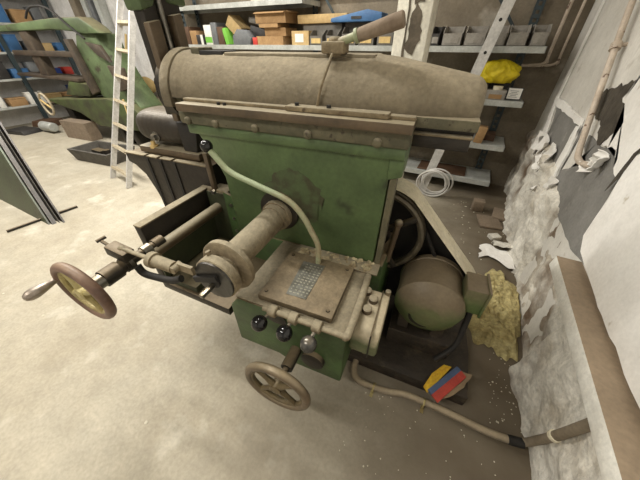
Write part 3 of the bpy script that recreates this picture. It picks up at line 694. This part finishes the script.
simple('white_box', 'small dark box with a white end on the upper shelf near its left', 'box', -3.23, -3.12, 1.32, M_dark, y0=2.87, extra=lbl(M_label, .65, 1, 0, 1))
simple('carton', 'white carton with a bright green lower band on the upper shelf', 'box', -3.10, -2.99, 1.41, M_label, extra=lbl(M_grn, .0, 1, .1, .4))
simple('file_box', 'dark grey file box right of the green banded carton', 'box', -2.98, -2.90, 1.43, M_greybag)
simple('brown_box', 'plain brown box standing between file box and green bag', 'box', -2.89, -2.80, 1.39, M_brown)
simple('green_bag', 'bright green packet leaning by the tilted carton', 'packet', -2.78, -2.73, 1.38, M_grn, ry=R(-12))
carton('cardboard_box', 'cardboard box tipped on its corner above the grey block', 'box', -2.82, -2.62, 1.46, M_card2, z0=1.345, ry=R(38), y0=2.95, open_=False, dy=.18)
carton('cardboard_box', 'crumpled open cardboard box under the tipped one', 'box', -2.72, -2.55, 1.34, M_card, y0=2.99, dy=.18)
r_ = root('grey_block', (-2.53, 2.94, ZS)); tag(r_, 'faceted grey plastic block at the front edge of the upper shelf', 'box')
B().prism([(-.13, 0), (.12, 0), (.14, .06), (.08, .13), (-.05, .14), (-.12, .08)], 'y', -.06, .06).out('body', M_greybag, r_, bevel=.006)
simple('tool_case', 'black tool case lying on the upper shelf left of the stacked boxes', 'case', -2.50, -2.25, 1.38, M_dark, z0=ZS+.03, y0=2.99, dy=.18, ry=R(12), bev=.01)
simple('tool_case', 'smaller dark grey case lying over the first case', 'case', -2.50, -2.33, 1.47, M_bin, z0=1.41, y0=3.0, dy=.14, ry=R(10), bev=.01)
simple('red_tin', 'small reddish tin right of the grey block', 'tin', -2.37, -2.31, 1.29, M_red, y0=2.88, dy=.07)
carton('cardboard_box', 'bottom box of the cardboard stack, wide and flat', 'box', -2.32, -1.97, 1.30, M_card, open_=False)
carton('cardboard_box', 'second box up the cardboard stack, set back to the right', 'box', -2.22, -1.95, 1.37, M_card, z0=1.302, y0=2.92, open_=False)
carton('cardboard_box', 'third box up the cardboard stack, small with a dark gap', 'box', -2.26, -2.02, 1.405, M_card, z0=1.372, open_=False, y0=2.88)
carton('cardboard_box', 'open topmost box of the cardboard stack with raised flaps', 'box', -2.31, -1.92, 1.50, M_card, z0=1.408)
carton('cardboard_box', 'pale carton with a white label right of the cardboard stack', 'box', -1.86, -1.66, 1.34, M_card2, ex=lbl(M_label, .2, .7, .2, .8), open_=False)
for k, (a, c) in enumerate(((-1.65, -1.49), (-1.47, -1.33))): bin_(['grey bin right of the labelled pale carton', 'grey bin under the end of the long pale box'][k], a, c, .12, M_bin)
r_ = simple('long_box', 'long flat beige box lying on top across the bins', 'box', -1.85, -1.30, 1.47, M_card2, z0=1.40, y0=3.0, dy=.18)
simple('box_support', 'grey carton behind the bins carrying the long beige box', 'box', -1.80, -1.36, 1.399, M_bin, y0=3.03, dy=.16)
bl = root('blue_toolbox', (-1.18, 3.03, 1.40)); tag(bl, 'long light blue toolbox lid resting behind the bins', 'toolbox')
B().prism([(-.26, 0), (.24, 0), (.24, .06), (.10, .085), (-.26, .03)], 'y', -.09, .09).out('body', M_blue2, bl, bevel=.005)
B().box(-.05, .05, -.095, -.09, .02, .04).out('latch', M_dark, bl)
simple('box_support', 'grey carton behind the bins carrying the blue toolbox', 'box', -1.33, -.96, 1.399, M_bin, y0=3.04, dy=.14)
for k, (a, c) in enumerate(((-1.30, -1.14), (-1.13, -.965), (-.95, -.79))):
    bin_(['grey bin with yellow label beneath the clamp grip, left of three', 'grey bin with yellow label beneath the clamp grip, middle of three', 'grey bin with yellow label beside the white post'][k], a, c, .14, M_bin)
for k, (a, c) in enumerate(((-.48, -.40), (-.39, -.23), (-.22, -.06), (-.05, .08), (.08, .22), (.23, .345))):
    bin_(['narrow dark bin just right of the white post', 'first pale open bin right of the white post', 'second pale open bin, left of the leaning beam', 'bin half behind the leaning beam', 'pale bin just right of the leaning beam', 'last pale bin at the right end of the upper shelf'][k], a, c, .13, [M_dark, M_binpale][k > 0], M_binpale)
# second shelf
def bag(u, v):
    a = 2*PI*u; b_ = PI*(v-.5)
    r1 = 1+.22*noise.noise(Vector((math.cos(a)*1.6, math.sin(a)*1.6, v*3))) + .16*noise.noise(Vector((math.cos(a)*4, math.sin(a)*4, v*7))) + .10*abs(noise.noise(Vector((math.cos(a)*9, math.sin(a)*9, v*14))))
    return (.10+.155*r1*math.cos(a)*math.cos(b_), 2.98+.09*r1*math.sin(a)*math.cos(b_), max(.975, 1.04+.085*r1*math.sin(b_)))
b = B((.1, 2.98, .975)).grid(bag, 90, 48); bmesh.ops.remove_doubles(b.bm, verts=b.bm.verts, dist=.001)
o = b.out('yellow_bag', M_yel, loc=(.1, 2.98, .975), angle=50); tag(o, 'crumpled bright yellow bag heaped over the tins on the second shelf', 'bag')
simple('black_box', 'black box under the left of the yellow bag', 'box', -.10, .05, .973, M_dark, z0=.86)
simple('dark_box', 'dark box behind the tin under the yellow bag', 'box', .07, .22, .97, M_dark, z0=.86, y0=3.02, dy=.15)
r_ = root('tin', (.14, 2.93, .86)); tag(r_, 'low open tin with an orange brown label and pale round lid on the second shelf', 'tin')
B().box(-.075, .07, -.05, .05, 0, .07).out('tin_body', M_binpale, r_, bevel=.003)
B().box(-.05, .045, -.053, -.05, .008, .04).out('tin_label', M_card, r_)
B().lathe((0, 0, .07), (0, 0, 1), [(0, .035), (.025, .038), (.027, .03)], 24).out('round_lid', M_rim, r_)
r_ = root('label_card', (.27, 2.91, .86)); tag(r_, 'white printed card in a dark holder at the end of the second shelf', 'card')
B().rbox((0, .01, .048), (.11, .008, .09), rx=R(-12)).out('holder', M_dark, r_)
B().rbox((0, .003, .05), (.095, .004, .075), rx=R(-12)).out('card', M_label, r_)
b = B()
for i in range(5): b.rbox((-.005, -.0005+.0018*(i-2), .026+.011*i), (.06-(i % 2)*.02, .003, .003), rx=R(-12))
b.out('printed_lines', M_greybag, r_)
simple('brown_block', 'orange brown wooden block on the third shelf near the slide end', 'block', .09, .16, .64, M_card, z0=.50, y0=2.88, dy=.09, ry=R(6))
simple('brown_box', 'flat brown box behind the wooden block on the third shelf', 'box', .10, .26, .56, M_brown, z0=.50, y0=3.0, dy=.15)
simple('cardboard_sheet', 'flat brown cardboard lying on the lowest shelf', 'cardboard', -.35, .12, .175, M_brown, z0=.16, y0=2.90, dy=.25)
# things seen below the top shelf, behind ram (pipes on the wall)
for k, z in enumerate((1.62, 1.70)):
    o = B().tube([(-2.6, 3.225, z), (-.1, 3.225, z)], .018, 8).out('wall_pipe', M_pipe)
    tag(o, ['lower of the two long pipes along the back wall above the shelf', 'upper of the two long pipes along the back wall above the shelf'][k], 'pipe', 'long pipes on the back wall')

# coil of cable, beam, post, ladder
b = B((-.06, 2.72, 0))
pts = []
for i in range(5*40+1):
    a = 2*PI*i/40; k = i/200
    pts.append((-.13+.05*k-.02+(.125+.022*math.sin(k*9))*math.cos(a), 2.60+.07*k-.02*math.sin(a),   .148+(.124+.018*math.sin(k*9))*math.sin(a)))
b.tube(pts, .0075, 8)
o = b.out('cable_coil', M_cable, loc=(-.06, 2.72, 0)); tag(o, 'coil of white cable standing on the floor against the lowest shelf', 'cable')
bm0, bm1 = Vector((-.235, 2.66, 0)), Vector((.035, 2.80, 1.60)); d = (bm1-bm0)
lb = root('leaning_beam', tuple(bm0)); tag(lb, 'aluminium channel beam leaning against the right end of the shelving', 'beam')
def chan(P0, P1, w, t, wdir):
    z_ = (P1-P0).normalized(); u = (Vector(wdir)-z_*Vector(wdir).dot(z_)).normalized(); n_ = z_.cross(u)
    b = B(tuple(P0)); C8 = [(-w, -t), (w, -t), (w, t), (w-.006, t), (w-.006, -t+.006), (-w+.006, -t+.006), (-w+.006, t), (-w, t)]
    A = [b.v(P0+u*c[0]+n_*c[1]) for c in C8]; D = [b.v(P1+u*c[0]+n_*c[1]) for c in C8]
    b.bm.faces.new(A); b.bm.faces.new(D[::-1])
    for i in range(8): b.bm.faces.new([A[i], D[i], D[(i+1) % 8], A[(i+1) % 8]])
    return b, u, n_
b, u_, n_ = chan(bm0, bm1, .038, .016, (1, 0, 0)); b.out('channel', M_alu, lb, smooth=False)
b = B(tuple(bm0))
sgn = 1 if n_.y < 0 else -1
for t_ in (.31, .74, .86): 
    b.lathe(bm0+d*t_+n_*sgn*.0165, n_*sgn, [(0, .011), (.001, .011)], 14)
b.out('rivet_holes', M_black, lb, smooth=False)

po = root('white_post', (-.43, 1.98, 0)); tag(po, 'white square post with flaking paint rising behind the ram', 'post')
B((-.43, 1.98, 0)).box(-.525, -.335, 1.9, 2.06, 0, ZC).out('post_shaft', M_post, po, bevel=.008)
B((-.43, 1.98, 0)).prism(jag([(-.45, 1.22), (-.40, 1.19), (-.37, 1.26), (-.38, 1.36), (-.42, 1.42), (-.44, 1.33)], .02, .008), 'y', 1.895, 1.899).out('bare_patch', M_postpatch, po, smooth=False)
B((-.43, 1.98, 0)).prism(jag([(-.43, 1.41), (-.38, 1.42), (-.36, 1.50), (-.40, 1.62), (-.43, 1.55)], .02, .008), 'y', 1.895, 1.899).out('bare_patch', M_postpatch, po, smooth=False)
B((-.43, 1.98, 0)).prism(jag([(-.462, 1.0), (-.452, 1.0), (-.452, 1.7), (-.462, 1.7)], .03, .003), 'y', 1.895, 1.899).out('paint_crack', M_postpatch, po, smooth=False)

def ladder(name, lab, fl_, fr_, tl_, tr_, ext, n, w=.0155):
    fl_, fr_, tl_, tr_ = map(Vector, (fl_, fr_, tl_, tr_))
    tl_ = fl_+(tl_-fl_)*ext; tr_ = fr_+(tr_-fr_)*ext
    r_ = root(name, tuple(fl_)); tag(r_, lab, 'ladder')
    for P0, P1 in ((fl_, tl_), (fr_, tr_)):
        z_ = (P1-P0).normalized(); u = (fr_-fl_); u = (u-z_*u.dot(z_)).normalized(); n2 = z_.cross(u)
        b = B(tuple(fl_)); C4 = [(-w*.8, -w*1.6), (w*.8, -w*1.6), (w*.8, w*1.6), (-w*.8, w*1.6)]
        A = [b.v(P0+u*c[0]+n2*c[1]) for c in C4]; D = [b.v(P1+u*c[0]+n2*c[1]) for c in C4]
        b.bm.faces.new(A); b.bm.faces.new(D[::-1])
        for i in range(4): b.bm.faces.new([A[i], D[i], D[(i+1) % 4], A[(i+1) % 4]])
        st = b.out('stile', M_alu, r_, smooth=False)
    for k in range(n):
        t_ = (k+.55)/n*.98
        a, c = fl_.lerp(tl_, t_), fr_.lerp(tr_, t_)
        z_ = (tl_-fl_).normalized(); u = (c-a).normalized(); n2 = z_.cross(u)
        b = B(tuple(fl_))
        A = [b.v(a+z_*p[0]+n2*p[1]) for p in ((-.012, -.025), (.012, -.025), (.012, .025), (-.012, .025))]
        D = [b.v(c+z_*p[0]+n2*p[1]) for p in ((-.012, -.025), (.012, -.025), (.012, .025), (-.012, .025))]
        b.bm.faces.new(A); b.bm.faces.new(D[::-1])
        for i in range(4): b.bm.faces.new([A[i], D[i], D[(i+1) % 4], A[(i+1) % 4]])
        b.out('rung', M_rung, r_, smooth=False)
    return r_
ladder('ladder', 'narrow aluminium ladder leaning upright in front of the green sawing machine', (-3.436, 1.393, 0), (-3.019, 1.321, 0), (-3.31, 2.12, 1.57), (-2.907, 1.979, 1.552), 1.25, 9)

# ============================================================ far left: sawing machine, tray, boxes, racks
O2 = (-4.6, 2.35, 0)
sw = root('sawing_machine', O2); tag(sw, 'green metal sawing machine with a long overhead arm at the far left', 'machine')
def S(): return B(O2)
def sp(b, n, m, par=sw, **k): return b.out(n, m, par, **k)
sp(S().prism([(-6.9, 1.37), (-6.8, 1.44), (-5.018, 1.49), (-4.35, 1.485), (-4.15, 1.40), (-4.05, 1.33), (-4.35, 1.325), (-4.63, 1.355), (-5.1, 1.38)], 'y', 2.2, 2.38), 'overhead_arm', M_sawgreen, bevel=.02)
sp(S().prism([(-4.63, 1.34), (-4.22, 1.335), (-4.22, 1.18), (-4.06, .86), (-3.84, .56), (-3.86, .30), (-4.5, .30), (-4.62, .62), (-4.70, .70), (-4.80, 1.15)], 'y', 2.24, 2.55), 'saw_column', M_sawgreen, bevel=.02)
sp(S().prism([(-4.84, 1.28), (-4.74, 1.28), (-4.62, .70), (-4.74, .66)], 'y', 2.17, 2.24), 'column_rail', M_sawdark, bevel=.005)
sp(S().prism([(-6.3, .50), (-4.4, .64), (-3.9, .60), (-3.72, .45), (-3.8, .28), (-4.9, .24), (-5.3, .38)], 'y', 2.15, 2.65), 'saw_bed', M_sawlow, bevel=.02)
sp(S().prism([(-5.6, .60), (-4.9, .62), (-4.8, .78), (-5.3, .80)], 'y', 2.2, 2.5), 'vise_block', M_sawlow, bevel=.02)
sp(S().box(-6.6, -4.72, 2.2, 2.26, 1.085, 1.15), 'blade_frame', M_sawdark, bevel=.01)
sp(S().box(-6.9, -5.0, 2.2, 2.5, .80, .84), 'saw_table', M_sawdark, bevel=.005)
sp(S().box(-6.1, -5.85, 2.22, 2.34, .84, 1.40), 'guide_post', M_sawdark, bevel=.01)
sp(S().tube(smoothpath([(-5.55, 2.18, 1.5), (-5.3, 2.18, 1.60), (-4.9, 2.18, 1.58), (-4.6, 2.18, 1.42), (-4.35, 2.18, 1.28)]), .012, 8), 'hose', M_black)
sp(S().prism([(-4.42, 1.25), (-4.15, 1.22), (-4.05, 1.05), (-4.25, 1.12)], 'y', 2.19, 2.24), 'bracket', M_sawdark, bevel=.01)
sp(S().prism([(-4.12, 1.02), (-3.85, 1.0), (-3.86, .78), (-4.05, .74)], 'y', 2.18, 2.24), 'bracket', M_sawdark, bevel=.01)
for x in (-4.55, -4.25): sp(S().prism([(x, .0), (x+.12, .0), (x+.02, .30), (x-.16, .30)], 'y', 2.24, 2.40), 'leg', M_iron, bevel=.01)
sp(S().box(-6.1, -5.9, 2.3, 2.5, 0, .40), 'leg', M_iron, bevel=.01)
cw = Vector((-6.0, 2.05, .46))
cwr = sp(S().tube([(cw.x+.15*math.cos(a), cw.y, cw.z+.15*math.sin(a)) for a in [2*PI*i/28 for i in range(28)]], .016, 8, closed=True), 'crank_wheel', M_rung)
sp(S().tube([cw+Vector((.14, 0, -.06)), cw-Vector((.14, 0, -.06))], .014, 8), 'wheel_bar', M_labely, cwr)
sp(S().tube([cw, cw+Vector((.0, .16, 0))], .02, 8), 'wheel_axle', M_iron, cwr)
sp(S().tube([(-4.02, 2.16, .66), (-4.02, 2.14, .40)], .012, 8), 'drain_pipe', M_labely)

tr = root('drip_tray', (-4.15, 1.72, 0)); tag(tr, 'grey rectangular drip tray on the floor behind the ladder foot', 'tray')
b = B()
o4 = [(-.36, -.20), (.36, -.20), (.36, .20), (-.36, .20)]; i4 = [(-.33, -.17), (.33, -.17), (.33, .17), (-.33, .17)]
b0 = [b.v((p[0]*.88, p[1]*.85, 0)) for p in o4]; b1 = [b.v((p[0], p[1], .15)) for p in o4]; b2 = [b.v((p[0], p[1], .15)) for p in i4]; b3 = [b.v((p[0]*.9, p[1]*.9, .03)) for p in i4]
b.bm.faces.new(b0)
for A, C in ((b0, b1), (b1, b2), (b2, b3)):
    for i in range(4): b.bm.faces.new([A[i], A[(i+1) % 4], C[(i+1) % 4], C[i]])
b.bm.faces.new(b3); b.out('tray_shell', M_tray, tr, smooth=False); tr.rotation_euler.z = .12
o = B((-4.15, 1.72, .04)).box(-4.3, -4.1, 1.66, 1.75, .035, .12).lathe((-4.05, 1.72, .035), (0, 0, 1), [(0, .05), (.10, .04)], 14).out('scrap_parts', M_iron, loc=(-4.15, 1.72, .04)); tag(o, 'dark scrap parts lying in the drip tray', 'scrap', kind='stuff')
r_ = root('cardboard_box', (-5.45, 2.08, 0), .1); tag(r_, 'brown cardboard panel box on the floor behind the drip tray', 'box')
B().box(-.30, .30, -.05, .12, 0, .26).out('carton_body', M_brick, r_, smooth=False)
# floor clutter far left
for k, (x, y, s, m, n_, lab, cat) in enumerate(((-6.35, 2.03, (.30, .22, .13), M_shelf, 'bucket', 'grey blue overturned canister on the floor by the saw bed', 'canister'), (-6.75, 1.80, (.5, .3, .06), M_dark, 'floor_pan', 'dark flat pan on the floor below the crank wheel', 'pan'), (-6.95, 2.25, (.4, .3, .10), M_brown, 'wood_offcut', 'brown wood offcuts on the floor at the far left', 'wood'))):
    r_ = root(n_, (x, y, 0), .2*k); tag(r_, lab, cat)
    if n_ == 'bucket': B().lathe((-.18, 0, .08), (1, 0, .05), [(0, .07), (.01, .08), (.36, .07), (.37, .06)], 20).out('can_body', m, r_)
    else: B().prism([(-s[0]/2, 0), (s[0]/2, 0), (s[0]/2-.03, s[2]), (-s[0]/2+.05, s[2])], 'y', -s[1]/2, s[1]/2).out('body', m, r_, bevel=.01)
# left wall racking
O3 = (-7.25, 2.0, 0)
lr = root('storage_rack', O3); tag(lr, 'grey shelving crowded with coloured boxes on the far left wall', 'shelving')
for z in (.35, .75, 1.12, 1.5, 1.9): B(O3).box(-7.5, -7.05, .4, 3.2, z-.03, z).out('shelf_board', M_shelf, lr, smooth=False)
for y in (.5, 1.4, 2.3, 3.15): B(O3).box(-7.09, -7.04, y-.03, y+.03, 0, 2.3).out('upright', M_teal, lr, smooth=False)
cols = [(M_blue, 'blue'), (M_red, 'red'), (M_card, 'brown'), (M_label, 'white'), (M_greybag, 'grey'), (M_dark, 'black'), (M_card2, 'tan'), (M_blue2, 'light blue')]
rr = random.Random(5)
lev = {.35: 'bottom', .75: 'second', 1.12: 'middle', 1.5: 'fourth', 1.9: 'top'}
seen = {}
for z in (.35, .75, 1.12, 1.5, 1.9):
    y = .6
    while y < 3.05:
        w_ = rr.uniform(.10, .26); h = rr.uniform(.08, .24); m, cn_ = cols[rr.randrange(len(cols))]
        if z == .75 and 2.45 < y < 2.75: m, cn_ = cols[0]
        if z == .75 and 2.75 < y < 3.0: m, cn_ = cols[1]
        r_ = root('storage_box', (-7.16, y+w_/2, z)); 
        q = seen.setdefault((z, cn_), 0); seen[(z, cn_)] += 1
        where = ['first', 'second', 'third', 'fourth', 'fifth', 'sixth', 'seventh', 'eighth', 'ninth'][q]
        tag(r_, '%s box, %s %s one along the %s shelf of the far left rack' % (cn_, where, cn_, lev[z]), 'box', 'boxes on the far left rack')
        B().box(-.10, .10, -w_/2+.01, w_/2-.01, 0, h).out('box_body', m, r_, bevel=.004)
        B().box(-.102, .102, -w_/2+.006, w_/2-.006, h, h+.015).out('box_rim', m, r_, bevel=.002)
        y += w_+rr.uniform(.0, .06)
# pipes and frame on the back wall to the left
for k, (x, w_, m) in enumerate(((-6.15, .16, M_wallB), (-5.85, .11, M_shelf), (-5.68, .09, M_greybag), (-5.5, .10, M_shelf))):
    o = B((x, 3.2, 0)).box(x-w_/2, x+w_/2, 3.12, 3.25, 0, ZC).out('wall_duct', m, bevel=.01, loc=(x, 3.2, 0))
    tag(o, ['brown grey boxed column on the back wall behind the saw arm', 'pale grey vertical duct right of the boxed column', 'dark grey vertical duct between the two pale ones', 'pale grey vertical duct nearest the ladder'][k], 'duct', 'vertical ducts behind the saw')
r_ = root('yellow_sack', (-4.85, 3.05, 0)); tag(r_, 'yellow sack slumped low against the white wall behind the tool head', 'sack')
B().ball((0, 0, .68), .18, (1.2, .6, .7)).out('sack_body', M_labely, r_)
B().box(-.25, .25, -.14, .12, 0, .5).out('sack_crate', M_brick, r_, bevel=.01)
o = B((-5.0, 2.9, 0)).tube([(-5.35, 2.75, 0), (-5.15, 3.2, 1.35)], .016, 8).out('wood_pole', M_labely, loc=(-5.0, 2.9, 0)); tag(o, 'thin yellowish pole leaning on the white wall beside the ladder', 'pole')

# leaning sheets at the left edge and rods
lp = root('leaning_panel', (-3.4, .6, 0)); tag(lp, 'green and black sheet panel tilted up at the left edge of the picture', 'panel')
def panel(off, m, name, dx=0, t=.012):
    b = B((-3.4, .6, 0))
    pts = [(-2.93+dx, 0), (-3.95, 0), (-4.5, .85), (-3.80+dx, .85), (-3.45+dx, .50), (-3.15+dx, .20)]
    f = lambda p, o: b.v((p[0], .565+.28*p[1]+o, p[1]))
    A = [f(p, off) for p in pts]; C = [f(p, off+t) for p in pts]
    b.bm.faces.new(A); b.bm.faces.new(C[::-1])
    for i in range(6): b.bm.faces.new([A[i], C[i], C[(i+1) % 6], A[(i+1) % 6]])
    return b.out(name, m, lp, smooth=False)
panel(0, M_panel, 'green_sheet'); panel(.016, M_panelk, 'dark_sheet', .03, .03); panel(.06, M_tray, 'steel_sheet', .05, .003); panel(.075, M_panelk, 'dark_sheet', .08, .012)
for k, (a, c) in enumerate((((-3.06, .40), (-2.86, .87)), ((-3.35, .6), (-3.30, 1.05)), ((-3.1, .35), (-2.9, .82)))):
    if k == 1: a, c = (-3.72, .62), (-3.68, .82)
    if k == 0: a, c = (-3.09, .35), (-3.04, .84)
    if k == 2: continue
    o = B((a[0], a[1], 0)).box(0, 0, 0, 0, 0, 0) if False else B((a[0], a[1], 0)).tube([(a[0], a[1], .012), (c[0], c[1], .012)], .011, 6)
    o = o.out('metal_rod', M_iron, loc=(a[0], a[1], 0)); tag(o, ['longer metal rod on the floor sticking out from under the tilted panel', 'short metal rod end farther back beside the tilted panel'][k], 'rod')

# ============================================================ lights: ceiling tubes
def tube_light(lab, x, y, l, power, rz=0):
    r_ = root('ceiling_light', (x, y, ZC), rz); tag(r_, lab, 'light', 'fluorescent ceiling lights')
    B().box(-l/2, l/2, -.06, .06, -.06, 0).out('housing', M_shelf, r_, bevel=.004)
    for s_ in (-1, 1): B().tube([(-l/2+.03, s_*.035, -.08), (l/2-.03, s_*.035, -.08)], .013, 10).out('tube_lamp', M_lamp, r_)
    d = bpy.data.lights.new('tube_glow', 'AREA'); d.shape = 'RECTANGLE'; d.size = l; d.size_y = .12; d.energy = power; d.color = (1, .96, .88)
    o = bpy.data.objects.new('tube_glow', d); COL.objects.link(o); o.parent = r_; o.location = (0, 0, -.11)
tube_light('ceiling light over the machine end of the room', -1.7, .9, 1.5, 50)
tube_light('ceiling light nearest the camera', -1.3, -.9, 1.5, 38)
tube_light('ceiling light over the middle of the floor', -3.4, 1.2, 1.5, 58)
tube_light('ceiling light over the far left', -5.8, 1.2, 1.5, 65)
tube_light('ceiling light near the shelving', -2.0, 2.45, 1.5, 30)
w_ = bpy.data.worlds.new('World'); sc.world = w_; w_.use_nodes = True
w_.node_tree.nodes['Background'].inputs[0].default_value = (.9, .95, 1, 1); w_.node_tree.nodes['Background'].inputs[1].default_value = .05

# ============================================================ camera
cam = bpy.data.cameras.new('camera'); co = bpy.data.objects.new('camera', cam); COL.objects.link(co); sc.camera = co
cam.sensor_fit = 'HORIZONTAL'; cam.sensor_width = 36; cam.lens = 262/640*36; cam.clip_start = .02
co.location = (0, 0, 1.25); co.rotation_euler = (R(90-37.08), 0, R(27.9))
vs = sc.view_settings; vs.view_transform = 'Standard'; vs.look = 'None'; vs.gamma = 1; vs.use_curve_mapping = False; vs.exposure = .02
